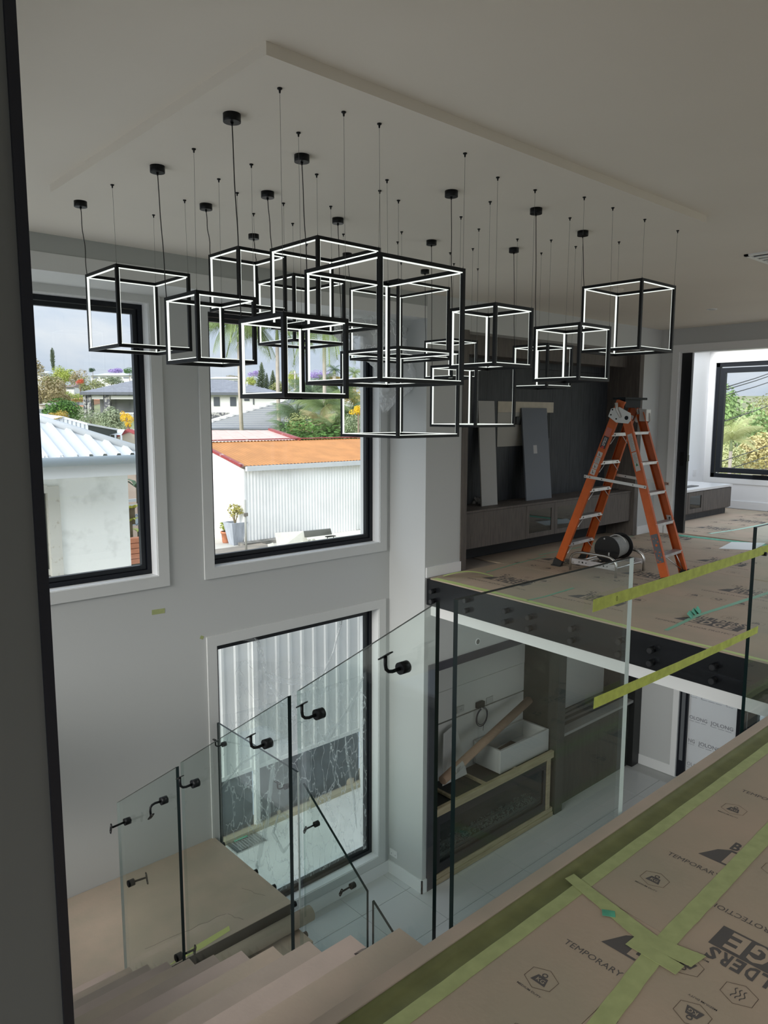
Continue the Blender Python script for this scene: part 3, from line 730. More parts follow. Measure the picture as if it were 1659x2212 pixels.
# ================================================================== TV JOINERY (upper)
t = thing('media_unit', (7.3, 5.3, 0), 'dark timber media wall with floating bench of drawers and glass doors', 'cabinet')
OAKR = OAK
nx = 8
xs = [5.66 + (8.96 - 5.66) * i / nx for i in range(nx + 1)]
for i in range(nx):
    m = MB().box((xs[i] + .0012, 5.46, .59), (xs[i + 1] - .0012, 5.48, 2.12)); m.build('wall_panel', OAKD, t)
for i in range(4):
    a = 5.66 + i * .825; MB().box((a + .0012, 5.46, 2.123), (a + .825 - .0012, 5.48, 2.40)).build('wall_panel', OAKD, t)
MB().box((5.66, 5.19, 2.20), (8.96, 5.46, 2.40)).build('pelmet', OAK, t)
MB().box((5.578, YT - .012, 0), (5.66, 5.50, 2.41)).build('side_panel', OAK, t)
MB().box((8.96, YT - .012, 0), (9.055, 5.50, 2.41)).build('side_panel', OAK, t)
MB().box((5.66, YT + .03, .575), (8.96, 5.46, .597)).build('bench_top', OAK, t)
MB().box((5.66, YT + .06, .20), (8.96, 5.46, .574)).build('carcass', mat('carcass', (.03, .03, .03), .8), t)
fr = [(5.663, 6.712, 0), (6.718, 7.255, 1), (7.261, 7.79, 1), (7.796, 8.957, 0)]
for a, b, gls in fr:
    z0, z1, y0, y1 = .20, .572, YT + .035, YT + .055
    if not gls: MB().box((a, y0, z0), (b, y1, z1)).build('drawer_front', OAK, t)
    else:
        m = MB(); w_ = .055
        m.box((a, y0, z0), (a + w_, y1, z1)); m.box((b - w_, y0, z0), (b, y1, z1)); m.box((a + w_, y0, z0), (b - w_, y1, z0 + w_)); m.box((a + w_, y0, z1 - w_), (b - w_, y1, z1))
        d = m.build('door', OAK, t)
        MB().box((a + w_, y0 + .008, z0 + w_), (b - w_, y0 + .012, z1 - w_)).build('door_glass', mat('smoked_mirror', (.10, .11, .11), .03, metal=1.0), d)
MB().box((5.66, 5.40, 0), (8.96, 5.42, .20)).build('kickboard', mat('dark_kick', (.02, .02, .02), .7), t)
# recessed pale plywood in the panelling
q0 = P(1075, 868, 1, 5.46); q1 = P(1195, 867, 1, 5.46); q2 = P(1192, 957, 1, 5.46)
t2 = thing('tv_recess_board', (7.2, 5.45, 1.22), 'pale plywood and plaster patch with a black cable box in the dark panelling', 'board')
MB().box((q0.x, 5.452, 1.61), (q1.x, 5.4595, 1.735)).build('plywood_strip', mat('raw_plywood', (.52, .48, .39), .7, var=.06, vs=12), t2)
MB().box((q0.x, 5.454, 1.22), (7.18, 5.4595, 1.608)).build('plaster_sheet', mat('pale_plaster', (.40, .395, .36), .8), t2)
MB().box((7.18, 5.456, 1.27), (7.62, 5.4595, 1.608)).build('plaster_sheet', mat('pale_plaster', (.40, .395, .36), .8), t2)
MB().box((7.62, 5.455, 1.30), (7.68, 5.4595, 1.608)).build('dark_slot', BLACK, t2)
MB().box((6.97, 5.42, 1.47), (7.06, 5.4535, 1.56), bev=.004).build('cable_box', BLACK, t2)
def leaning(name, x0, x1, zb, zt_, ybot, ytop, th, mt, label, cat='board', skew=.0):
    m = MB(); n = Vector((0, zt_ - zb, -(ytop - ybot))).normalized() * -th
    a = Vector((x0, ybot, zb)); b = Vector((x1, ybot, zb)); c = Vector((x1 + skew, ytop, zt_)); d = Vector((x0 + skew, ytop, zt_))
    m.add([a, b, c, d, a + n, b + n, c + n, d + n], [(0, 1, 2, 3), (7, 6, 5, 4), (0, 4, 5, 1), (1, 5, 6, 2), (2, 6, 7, 3), (3, 7, 4, 0)])
    return tag(m.build(name, mt), label, cat)
a = P(1041, 1087, 2, .598); b = P(1075, 1082, 2, .598); c = P(1033, 866, 1, 5.45); d = P(1068, 866, 1, 5.45)
def lean4(name, pts, th, mt, label, cat):
    pts = [Vector(p) for p in pts]; n = (pts[1] - pts[0]).cross(pts[3] - pts[0]).normalized() * th
    if n.y < 0: n = -n
    m = MB().add(pts + [p + n for p in pts], [(0, 1, 2, 3), (7, 6, 5, 4), (0, 4, 5, 1), (1, 5, 6, 2), (2, 6, 7, 3), (3, 7, 4, 0)])
    return tag(m.build(name, mt), label, cat)
def rectlean(pb0, pb1, pt0, pt1, yb, yt, zb=.598):
    """four corners of a sheet standing on the bench at yb and touching the panelling at yt"""
    A = P(*pb0, 1, yb); B = P(*pb1, 1, yb); D = P(*pt0, 1, yt); E_ = P(*pt1, 1, yt); A.z = B.z = zb; zt2 = (D.z + E_.z) / 2; D.z = E_.z = zt2
    return [A, B, E_, D]
o = lean4('leaning_panel', rectlean((1041, 1087), (1075, 1083), (1033, 866), (1068, 866), 5.22, 5.435), .016, mat('white_melamine', (.40, .40, .38), .5), 'narrow white panel leaning on the media bench at the left', 'board')
lp = rectlean((1138, 1075), (1192, 1067), (1127, 881), (1181, 882), 5.22, 5.43)
o = lean4('leaning_panel', lp, .018, mat('blue_grey_melamine', (.10, .115, .135), .45), 'wide blue-grey panel with small white sticker leaning on the media bench', 'board')
u = (lp[1] - lp[0]).normalized(); v = (lp[3] - lp[0]); n_ = u.cross(v).normalized()
if n_.y > 0: n_ = -n_
c0 = lp[0] + (lp[1] - lp[0]) * .37 + v * .50 + n_ * .001; vv = v.normalized()
MB().quad(c0, c0 + u * .07, c0 + u * .07 + vv * .10, c0 + vv * .10).build('sticker', mat('grey_sticker', (.42, .42, .42), .6), o)
# scraps on the bench
m = MB(); q = P(1011, 1085, 2, .598); rr = random.Random(3)
for k in range(7):
    c = Vector((q.x + rr.uniform(-.03, .07), q.y - .12 + rr.uniform(-.05, .05), .60 + rr.uniform(.01, .05)))
    bm = bmesh.new(); bmesh.ops.create_icosphere(bm, subdivisions=1, radius=.035)
    for vtx in bm.verts: vtx.co = c + vtx.co * rr.uniform(.6, 1.2)
    bm.verts.index_update(); m.add([v_.co.copy() for v_ in bm.verts], [[v_.index for v_ in f.verts] for f in bm.faces]); bm.free()
tag(m.build('crumpled_plastic', mat('milky_plastic', (.45, .45, .45), .4)), 'crumpled clear plastic lump at the left end of the media bench', 'plastic', kind='stuff')
q = P(1285, 1050, 2, .598)
tag(MB().box((q.x - .30, 5.24, .5985), (q.x + .25, 5.34, .606), rot=Matrix.Rotation(.05, 3, 'Z')).build('laminate_offcut', mat('dark_offcut', (.05, .045, .04), .6)), 'dark laminate offcut lying on the bench behind the ladder', 'offcut')

# side room bench
t = thing('wall_bench', (11.3, 5.45, 0), 'low grey oak cabinet bench with two glass doors in the far room', 'cabinet')
bx0, bx1, by0, by1 = 9.75, 12.30, 5.14, 5.93
MB().box((bx0, by0, .44), (bx1, by1, .475)).build('bench_top', mat('white_stone', (.75, .75, .74), .3), t)
MB().box((bx0, by0 + .03, .10), (bx1 - .01, by1, .44)).build('carcass', OAK, t)
MB().box((bx0, by0 + .07, 0), (bx1 - .06, by1, .10)).build('kickboard', OAKD, t)
for a, b, gls in ((11.30, 12.28, 0), (10.80, 11.29, 1), (10.28, 10.79, 1), (9.76, 10.27, 0)):
    y0, y1, z0, z1 = by0 + .008, by0 + .028, .115, .43
    if not gls: MB().box((a, y0, z0), (b, y1, z1)).build('drawer_front', OAK, t)
    else:
        m = MB(); w_ = .06
        m.box((a, y0, z0), (a + w_, y1, z1)); m.box((b - w_, y0, z0), (b, y1, z1)); m.box((a + w_, y0, z0), (b - w_, y1, z0 + w_)); m.box((a + w_, y0, z1 - w_), (b - w_, y1, z1)); d = m.build('door', OAK, t)
        MB().box((a + w_, y0 + .008, z0 + w_), (b - w_, y0 + .012, z1 - w_)).build('door_glass', MATS['smoked_mirror'], d)
q = P(1500, 1051, 2, .476)
tag(MB().box((9.9, 5.30, .4755), (11.5, 5.42, .487), rot=Matrix.Rotation(.03, 3, 'Z')).build('metal_strip', mat('dark_strip', (.06, .06, .06), .4)), 'thin dark strip lying on the white bench top in the far room', 'strip')
q = P(1500, 1021, 1, 5.95)
t = thing('wall_switch', (q.x, 5.945, q.z - .04), 'small white switch plate above the far room bench', 'switch')
MB().box((q.x - .06, 5.942, q.z - .055), (q.x + .06, 5.95, q.z + .055), bev=.003).build('plate', mat('switch_white', (.82, .82, .82), .3), t); MB().box((q.x - .018, 5.939, q.z - .018), (q.x + .018, 5.943, q.z + .018)).build('rocker', mat('switch_white', (.82, .82, .82), .3), t)
# power point on the fin wall
q = P(851, 1843, 0, XF)
t = thing('power_point', (XF, q.y, q.z - .05), 'white double power point low on the bright fin wall', 'power point')
MB().box((XF - .010, q.y - .058, q.z - .038), (XF, q.y + .058, q.z + .038), bev=.003).build('plate', mat('switch_white', (.82, .82, .82), .3), t)
for s_ in (-1, 1):
    MB().box((XF - .013, q.y + s_ * .035 - .006, q.z + .018), (XF - .009, q.y + s_ * .035 + .006, q.z + .030)).build('rocker', mat('switch_white', (.82, .82, .82), .3), t)
    MB().box((XF - .0108, q.y + s_ * .03 - .002, q.z - .014), (XF - .0098, q.y + s_ * .03 + .002, q.z - .002)).build('pin_slot', BLACK, t)

# ================================================================== LADDER
t = thing('step_ladder', (6.8, 3.9, 0), 'orange fibreglass double-sided step ladder standing open on the covered floor', 'ladder')
ZT = 1.745
def stile(p, q, inward, wd=.078):
    """C channel: web + two flanges pointing inward (x direction)"""
    p = Vector(p); q = Vector(q); d = (q - p).normalized(); side = Vector((inward, 0, 0)); side = (side - d * side.dot(d)).normalized(); u = d.cross(side).normalized()
    m = MB()
    m.beam(p, q, wd, .004, up=side)
    for s_ in (-1, 1): m.beam(p + u * s_ * (wd / 2 - .002) + side * .014, q + u * s_ * (wd / 2 - .002) + side * .014, .004, .028, up=side)
    return m
# near-side pair (left A side): feet y=4.50, rear pair: feet y=3.30
LN0, LN1 = Vector((6.545, 4.506, 0)), Vector((6.66, 3.905, ZT - .02))
LB0, LB1 = Vector((7.12, 4.55, 0)), Vector((7.00, 3.93, ZT - .02))
RN0, RN1 = Vector((6.555, 3.290, 0)), Vector((6.64, 3.835, 1.56))
RB0, RB1 = Vector((7.02, 3.330, 0)), Vector((6.97, 3.86, 1.60))
ls = {}
for k, a, b, inn in (('LN', LN0, LN1, 1), ('LB', LB0, LB1, -1), ('RN', RN0, RN1, 1), ('RB', RB0, RB1, -1)):
    a2 = a + (b - a).normalized() * .03
    ls[k] = stile(a2, b, inn, .088 if k[0] == 'L' else .082).build('stile', ORANGE, t)
    f = MB().beam(a + Vector((0, 0, .0)), a + (b - a).normalized() * .075, .098, .036, up=(1, 0, 0)); f.box(a + Vector((-.03, -.055, 0)), a + Vector((.03, .055, .012))); f.build('foot', mat('black_rubber', (.015, .015, .015), .7), t)
def lerpz(a, b, z): return a.lerp(b, (z - a.z) / (b.z - a.z))
for z in (.255, .545, .835, 1.12, 1.405):
    p, q = lerpz(LN0, LN1, z), lerpz(LB0, LB1, z)
    p = p + Vector((.004, 0, 0)); q = q - Vector((.004, 0, 0))
    m = MB(); dn = Vector((0, -.0, 0))
    m.add([p + Vector((0, .045, 0)), q + Vector((0, .045, 0)), q + Vector((0, -.040, 0)), p + Vector((0, -.040, 0)),
           p + Vector((0, .045, -.032)), q + Vector((0, .045, -.032)), q + Vector((0, .040, -.032)), p + Vector((0, .040, -.032)), p + Vector((0, .040, -.004)), q + Vector((0, .040, -.004)),
           p + Vector((0, -.035, -.004)), q + Vector((0, -.035, -.004)), p + Vector((0, -.035, -.032)), q + Vector((0, -.035, -.032)), p + Vector((0, -.04, -.032)), q + Vector((0, -.04, -.032))],
          [(0, 1, 2, 3), (0, 4, 5, 1), (4, 7, 6, 5), (7, 8, 9, 6), (8, 10, 11, 9), (10, 12, 13, 11), (12, 14, 15, 13), (14, 3, 2, 15), (0, 3, 14, 12, 10, 8, 7, 4), (1, 5, 6, 9, 11, 13, 15, 2)])
    tr = m.build('tread', ALU, t)
    for k in (.16, .84):
        r = p.lerp(q, k) + Vector((0, -.0405, -.016)); MB().cyl(r, r + Vector((0, -.004, 0)), .007, 10).build('rivet', mat('dark_rivet', (.06, .06, .06), .5), tr)
    br = MB(); br.tube([p + Vector((.10, -.02, -.03)), p + Vector((.005, -.02, -.11))], .004, 6); br.build('brace', ALU, tr)
    br = MB(); br.tube([q + Vector((-.10, -.02, -.03)), q + Vector((-.005, -.02, -.11))], .004, 6); br.build('brace', ALU, tr)
for z in (.27, .555, .845, 1.13, 1.42):
    if z > 1.55: continue
    p, q = lerpz(RN0, RN1, z), lerpz(RB0, RB1, z)
    p = p + Vector((.004, 0, 0)); q = q - Vector((.004, 0, 0)); m = MB()
    m.add([p + Vector((0, .04, 0)), q + Vector((0, .04, 0)), q + Vector((0, -.045, 0)), p + Vector((0, -.045, 0)), p + Vector((0, .04, -.022)), q + Vector((0, .04, -.022)), q + Vector((0, -.045, -.026)), p + Vector((0, -.045, -.026))],
          [(0, 1, 2, 3), (7, 6, 5, 4), (0, 4, 5, 1), (1, 5, 6, 2), (2, 6, 7, 3), (3, 7, 4, 0)])
    tr = m.build('tread', ALU, t)
    if z < .3:
        for k, s_ in ((.22, -1), (.22, 1), (.78, 1)):
            r = p.lerp(q, k) + Vector((0, -.02, -.026)); e_ = (lerpz(RN0, RN1, .06) if s_ < 0 else lerpz(RB0, RB1, .06)) + Vector((-.01 * s_, 0, 0)); MB().tube([r, e_], .005, 6).build('brace', STEEL, tr)
# top cap
m = MB(); m.box((6.64, 3.845, ZT - .012), (7.06, 3.985, ZT + .010), bev=.004); m.box((6.68, 3.87, ZT - .09), (6.97, 3.965, ZT - .012)); m.build('top_cap', mat('black_plastic', (.006, .009, .012), .6, spec=.25), t)
# hinge plates
def plate(pts, x, th, mt, nm, par):
    return MB().prism(pts, 0, x, x + th).build(nm, mt, par)
for x, th in ((6.628, .006), (7.008, .006)):
    hp = plate([(3.99, 1.645), (4.02, 1.57), (3.93, 1.51), (3.80, 1.50), (3.775, 1.53), (3.78, 1.60), (3.90, 1.66)], x, th, mat('hinge_white', (.62, .62, .60), .4, metal=.3), 'hinge_plate', t)
    for y, z, r in ((3.975, 1.635, .008), (3.99, 1.585, .008), (3.93, 1.545, .008), (3.82, 1.555, .020)):
        MB().cyl((x - .003 if x < 6.9 else x + th, y, z), (x if x < 6.9 else x + th + .003, y, z), r, 14).build('bolt', BLACK, hp)
    MB().tube([(x - .010, 3.93, 1.70), (x - .012, 3.92, 1.63), (x - .010, 3.88, 1.56)], [.016, .012, .010], 10).build('lever', MATS['hinge_white'], hp)
m = MB().box((6.955, 3.79, 1.52), (7.04, 3.87, 1.64), bev=.006); m.build('bracket', MATS['hinge_white'], t)
# spreader bars
for x, s_ in ((6.585, 0), (7.085, 0)):
    y0, y1 = (4.24, 3.555) if x < 6.8 else (4.27, 3.58)
    sp = MB().beam((x, y0, .965), (x - .005, y1, .90), .005, .028, up=(0, 0, 1)).build('spreader_bar', mat('spreader_metal', (.60, .60, .58), .4, metal=.4), t)
    for k in (.02, .1, .3, .8, .98):
        c = Vector((x, y0, .965)).lerp(Vector((x - .005, y1, .90)), k); MB().cyl(c - Vector((.006, 0, 0)), c - Vector((.003, 0, 0)), .006, 10).build('rivet', MATS['dark_rivet'], sp)
# stickers on the near stiles
def sticker(a, b, z0, z1, wd, mt, name, off=-.006, txt=None, tm=None, par=None):
    p, q = lerpz(a, b, z0), lerpz(a, b, z1); d = (q - p).normalized(); s_ = d.cross(Vector((1, 0, 0))).normalized()
    if s_.y > 0: s_ = -s_
    o_ = Vector((off, 0, 0))
    vs = [p - s_ * wd / 2 + o_, p + s_ * wd / 2 + o_, q + s_ * wd / 2 + o_, q - s_ * wd / 2 + o_]
    ob = MB().quad(*vs).build(name, mt, par or t)
    return ob, p, d, s_, o_
STK = mat('white_sticker', (.50, .48, .46), .6); INK = mat('black_ink', (.03, .03, .03), .7)
wl = .062
ob, p, d, s_, o_ = sticker(LN0, LN1, 1.375, 1.455, .062, mat('pink_sticker', (.50, .16, .12), .6), 'warning_sticker')
ob, p, d, s_, o_ = sticker(LN0, LN1, 1.255, 1.37, .060, mat('dark_sticker', (.03, .035, .04), .5), 'name_sticker')
m = MB(); put_text(m, 'GITECO', p - s_ * (-.014) + d * .025 + o_ * 1.25 - s_ * .0, d, s_ * -1, .030, length=.085); m.build('lettering', mat('white_ink', (.7, .7, .7), .6), ob)
m = MB(); m.quad(*[p + d * a_ + s_ * b_ + o_ * 1.2 for a_, b_ in ((.002, -.014), (.002, .014), (.02, .014), (.02, -.014))]); m.build('red_emblem', mat('red_ink', (.45, .05, .04), .6), ob)
for z0, z1 in ((1.165, 1.215), (1.10, 1.16), (1.045, 1.095), (.985, 1.04)):
    ob, p, d, s_, o_ = sticker(LN0, LN1, z0, z1, .055, STK, 'instruction_sticker')
    m = MB(); L0 = (z1 - z0)
    if z1 > 1.11 and z1 < 1.17:
        for k in range(5):
            m.quad(*[p + d * a_ + s_ * b_ + o_ * 1.2 for a_, b_ in ((.006 + k * .011, -.022), (.006 + k * .011, .02), (.0085 + k * .011, .02), (.0085 + k * .011, -.022))])
    else:
        m.tube([p + d * .01 + o_ * 1.3, p + d * (L0 * .8) - s_ * .008 + o_ * 1.3], .0022, 5); m.tube([p + d * .02 + s_ * .010 + o_ * 1.3, p + d * (L0 * .5) - s_ * .004 + o_ * 1.3], .002, 5)
    m.build('pictogram', INK, ob)
for z0, z1 in ((1.235, 1.40), (1.05, 1.225)):
    ob, p, d, s_, o_ = sticker(RN0, RN1, z0, z1, .050, STK, 'instruction_sticker')
    m = MB(); n_ = int((z1 - z0) / .012)
    for k in range(1, n_):
        if z0 < 1.1 and k < 7: continue
        m.quad(*[p + d * a_ + s_ * b_ + o_ * 1.2 for a_, b_ in ((k * .0122, -.020), (k * .0122, .020 - (k * 7 % 5) * .003), (k * .0122 + .003, .020 - (k * 7 % 5) * .003), (k * .0122 + .003, -.020))])
    m.build('text_lines', mat('grey_ink', (.14, .14, .14), .7), ob)
    if z0 < 1.1:
        MB().add([p + d * a_ + s_ * b_ + o_ * 1.2 for a_, b_ in ((.05, -.014), (.05, .014), (.082, 0))], [(0, 1, 2)]).build('green_triangle', mat('green_ink', (.03, .18, .10), .6), ob)
ob, p, d, s_, o_ = sticker(RN0, RN1, .20, .46, .070, mat('grey_blue_sticker', (.10, .11, .125), .6), 'height_scale_sticker')
m = MB(); c = p + d * .17 + o_ * 1.2
m.add([c + d * .012 * math.cos(a_) + s_ * .012 * math.sin(a_) for a_ in [i * PI / 8 for i in range(16)]], [tuple(range(16))])
for a_, b_, w1_, h1_ in ((.235, -.015, .010, .012), (.235, .012, .010, .012), (.20, .022, .016, .010), (.115, -.02, .010, .02), (.10, .018, .02, .008), (.07, .0, .012, .014), (.05, .024, .012, .016), (.03, -.02, .01, .02), (.012, .0, .022, .010)):
    m.quad(*[p + d * (a_ + x_) + s_ * (b_ + y_) + o_ * 1.2 for x_, y_ in ((-h1_ / 2, -w1_ / 2), (-h1_ / 2, w1_ / 2), (h1_ / 2, w1_ / 2 - .004), (h1_ / 2, -w1_ / 2))])
m.build('orange_marks', ORANGE, ob)
a = lerpz(RB0, RB1, .52); bq = lerpz(RB0, RB1, .60)
m = MB().quad(*[v_ + Vector((-.006, 0, 0)) for v_ in (a + Vector((0, -.025, 0)), a + Vector((0, .025, 0)), bq + Vector((0, .025, 0)), bq + Vector((0, -.025, 0)))]); st = m.build('instruction_sticker', STK, t)
c = (a + bq) / 2 + Vector((-.0075, 0, .012))
MB().add([c + Vector((0, y, z)) for y, z in ((-.006, -.016), (.006, -.016), (.006, 0), (.014, 0), (0, .016), (-.014, 0), (-.006, 0))], [(0, 1, 2, 6), (3, 4, 5)]).build('arrow', INK, st)

# ================================================================== CABLE REEL
t = thing('cable_reel', (6.75, 4.0, 0), 'black cable reel with pale cable on a tubular steel frame under the ladder', 'cable reel')
fx0, fx1, fy0, fy1 = 6.47, 7.0, 3.77, 4.29
def hoop(x):
    pts = [(x, fy0, 0), (x, fy0, .13), (x, fy0 + .02, .165), (x, fy0 + .07, .192), (x, fy0 + .14, .20), (x, fy1 - .14, .20), (x, fy1 - .07, .192), (x, fy1 - .02, .165), (x, fy1, .13), (x, fy1, 0)]
    return MB().tube(pts, .0125, 12).build('hoop', STEEL, t)
hoop(fx0); hoop(fx1)
for y in (fy0 + .03, fy1 - .03): MB().cyl((fx0, y, .085), (fx1, y, .085), .010, 10).build('rail', STEEL, t)
for x in (fx0 + .006, fx1 - .006):
    pl = MB().box((x - .003, fy0, .07), (x + .003, fy1, .125)).build('perforated_plate', ALU, t)
    for y in (fy0 + .10, fy0 + .14, fy0 + .18, fy1 - .18, fy1 - .14, fy1 - .10):
        r = .009 if abs(y - fy0 - .14) < .01 or abs(y - fy1 + .14) < .01 else .006
        MB().cyl((x - .0045, y, .097), (x + .0045, y, .097), r, 12).build('hole', BLACK, pl)
for y in (3.93, 4.03, 4.13): MB().cyl((fx0 + .01, y, .10), (fx1 - .01, y, .10), .0085, 8).build('roller', STEEL if y != 4.03 else BLACK, t)
# drum, axis tilted slightly off x
c0 = Vector((6.60, 3.955, .245)); c1 = Vector((6.90, 3.98, .245)); ax = (c1 - c0).normalized()
RB_ = .135
for c in (c0, c1):
    f = MB().tube([c - ax * .004, c + ax * .004], RB_, 40).build('flange', mat('black_drum', (.008, .008, .009), .25), t)
    s_ = -1 if c is c0 else -1
    k = c + ax * (-.005); MB().cyl(k + Vector((0, .03, .105)), k - ax * .004 + Vector((0, .03, .105)), .008, 10).build('flange_bolt', STEEL, f)
    MB().box(k + Vector((-.005, -.035, -.07)), k + Vector((.0, -.022, -.03))).build('flange_slot', mat('pale_slot', (.5, .5, .5), .4), f)
m = MB(); path = []; rad = []
n = 34
for i in range(n + 1):
    u = i / n; path.append(c0 + ax * (.006 + .288 * u)); rad.append(.104 + .0035 * (i % 2) + .006 * math.sin(u * 5))
cw = MB().tube(path, rad, 32, smooth=True).build('wound_cable', mat('pale_cable', (.36, .37, .35), .5, var=.1, vs=60), t)
lp_ = [c0 + ax * (.19 + .02 * math.sin(a_)) + Vector((0, math.cos(a_), math.sin(a_))) * .122 for a_ in [PI * (-.25 + i * 1.1 / 16) for i in range(17)]]
MB().tube(lp_, .005, 8).build('loose_cable', mat('light_cable', (.5, .51, .5), .45), t)
lo_ = [Vector((6.80, 4.03, .135)), Vector((6.66, 4.02, .13)), Vector((6.58, 4.08, .13)), Vector((6.50, 4.10, .118))]
MB().tube(lo_, .006, 8).build('loose_cable', mat('light_cable', (.5, .51, .5), .45), t)

# ================================================================== FLOOR SHEETS
def sheet(name, poly, z0, z1, label, group=None):
    m = MB().prism(poly, 2, z0, z1)
    return tag(m.build(name, BOARD), label, 'floor covering', group)
def prints(x0, y0, u, v, sc, clip, z, big, faint, seedshift=0):
    """one repeat of the print; clip = (xa,xb,ya,yb) region kept"""
    o = Vector((x0, y0, z)); u = Vector(u); v = Vector(v)
    def inside(p, r=0): q = o + u * p[0] * sc + v * p[1] * sc; return clip[0] + r < q.x < clip[1] - r and clip[2] + r < q.y < clip[3] - r
    Q = lambda a, b, dz=0: o + u * a * sc + v * b * sc + Vector((0, 0, dz))
    # line of text letter by letter so it can be cut off by the sheet edge
    txt = 'TEMPORARY FLOOR PROTECTION'
    tvs, tfs = text_poly(txt, 0.0); kx = .52 / max(p.x for p in tvs)
    pts_ = [(p.x * kx, p.y * .024) for p in tvs]
    keep = [f for f in tfs if all(inside(pts_[i]) for i in f)]
    ids = sorted({i for f in keep for i in f}); mp_ = {j: i for i, j in enumerate(ids)}
    big.add([Q(*pts_[i]) for i in ids], [[mp_[i] for i in f] for f in keep])
    # block logo: dark slab with pale letters
    blk = [(.075, .09), (.40, .09), (.40, .20), (.36, .26), (.135, .26), (.12, .20)]
    n = 10; a0, a1 = .075, .44
    for i in range(n):
        aa = a0 + (a1 - a0) * i / n; ab = a0 + (a1 - a0) * (i + 1) / n
        if not (inside((ab, .17)) and inside((aa, .17))): continue
        top = lambda a: .2 if a < .12 else .2
        bot = .09
        sl = lambda a: min(.2, .09 + max(0, (a - .075)) * 2.2)
        big.quad(Q(aa, bot), Q(ab, bot), Q(ab, sl(ab)), Q(aa, sl(aa)))
    for i, ch in enumerate('EDGE'):
        a = .15 + i * .066
        if inside((a, .13)) and inside((a + .05, .13)): put_text(faint[1], ch, Q(a, .103, .0004), u, v, .082 * sc, length=.056 * sc, bold=True)
    for i, ch in enumerate('BUILDERS'):
        a = .135 + i * .037
        if inside((a, .22)) and inside((a + .03, .25)): put_text(big, ch, Q(a, .207), u, v, .056 * sc, length=.032 * sc, bold=True)
    # hexagon icons
    for a, b, kind in ((.045, -.17, 0), (.20, -.17, 2), (.345, -.17, 0), (.135, .30, 2), (.29, .34, 1), (.44, .34, 0), (.485, -.17, 1)):
        if not (inside((a - .05, b - .04)) and inside((a + .05, b + .04))) or (abs(x0 - 2.452) < .01 and b > 0): continue
        R1 = .048; hx = [(a + R1 * 1.05 * math.cos(PI / 3 * k + PI / 6), b + R1 * .95 * math.sin(PI / 3 * k + PI / 6)) for k in range(6)]
        for k in range(6):
            p, q = hx[k], hx[(k + 1) % 6]; p2 = (a + (p[0] - a) * .96, b + (p[1] - b) * .96); q2 = (a + (q[0] - a) * .96, b + (q[1] - b) * .96)
            faint[0].quad(Q(*p), Q(*q), Q(*q2), Q(*p2))
        if kind == 0:   # weight
            big.quad(Q(a - .024, b - .02), Q(a + .024, b - .02), Q(a + .016, b + .010), Q(a - .016, b + .010))
            for k in range(10):
                t0 = 2 * PI * k / 10; t1 = 2 * PI * (k + 1) / 10
                big.quad(Q(a + .009 * math.cos(t0), b + .018 + .009 * math.sin(t0)), Q(a + .009 * math.cos(t1), b + .018 + .009 * math.sin(t1)), Q(a + .005 * math.cos(t1), b + .018 + .005 * math.sin(t1)), Q(a + .005 * math.cos(t0), b + .018 + .005 * math.sin(t0)))
            put_text(faint[1], 'KG', Q(a - .012, b - .013, .0004), u, v, .014 * sc)
            put_text(big, 'MEDIUM DUTY', Q(a - .04, b - .062), u, v, .007 * sc, length=.08 * sc)
        elif kind == 1:  # heat waves
            for k in (-1, 0, 1):
                pts = [Q(a + k * .012 + .004 * math.sin(i * 1.1), b - .022 + i * .0055) for i in range(9)]
                for i in range(8):
                    d = u * .0016 * sc; big.quad(pts[i] - d, pts[i] + d, pts[i + 1] + d, pts[i + 1] - d)
        else:            # three chasing arrows
            for k in range(3):
                t0 = 2 * PI * k / 3 + .2
                for i in range(4):
                    ta = t0 + i * .36; tb = ta + .36; r0, r1 = (.012, .024) if i < 3 else (.007, .028)
                    big.quad(Q(a + r0 * math.cos(ta), b + r0 * math.sin(ta)), Q(a + r1 * math.cos(ta), b + r1 * math.sin(ta)), Q(a + (r1 if i < 3 else .018) * math.cos(tb), b + (r1 if i < 3 else .018) * math.sin(tb)), Q(a + (r0 if i < 3 else .018) * math.cos(tb), b + (r0 if i < 3 else .018) * math.sin(tb)))
def print_sheet(par, cells, sc, clip, z, u=(0, -1, 0), v=(1, 0, 0)):
    big = MB(); f0 = MB(); f1 = MB()
    for (x, y) in cells: prints(x, y, u, v, sc, clip, z, big, (f0, f1))
    for mb, nm, mt in ((big, 'printing', PRINT), (f0, 'icon_outline', PRINT2), (f1, 'reversed_lettering', BOARD)):
        if mb.v: tag(mb.build(nm, mt, par), kind='stuff')
zf = 0.0
xs_e = lambda y: sx(y)
# near landing: two rolls and a crossing joint
sA = sheet('floor_sheet', [(-1.0, .955), (2.045, .955), (2.065, 1.298), (-1.0, 1.298)], -.012, 0, 'brown protection sheet along the near landing edge, left of the tape joint')
print_sheet(sA, [(1.785 - .0, 1.163), (1.785 - .67, 1.163)], 1.0, (-1, 2.03, .95, 1.30), .0006)
sB = sheet('floor_sheet', [(2.047, .955), (5.6, .955), (5.6, 1.298), (2.067, 1.298)], -.012, .0, 'brown protection sheet along the near landing edge, right of the tape joint')
print_sheet(sB, [(2.452, 1.177), (1.785, 1.163), (3.12, 1.19), (3.79, 1.2), (4.5, 1.2)], 1.0, (2.08, 5.5, .955, 1.32), .0006)
sC = sheet('floor_sheet', [(-1.0, -.6), (5.6, -.6), (5.6, .953), (-1.0, .953)], -.012, -.0005, 'wide brown protection sheet in the near right foreground with upside-down lettering')
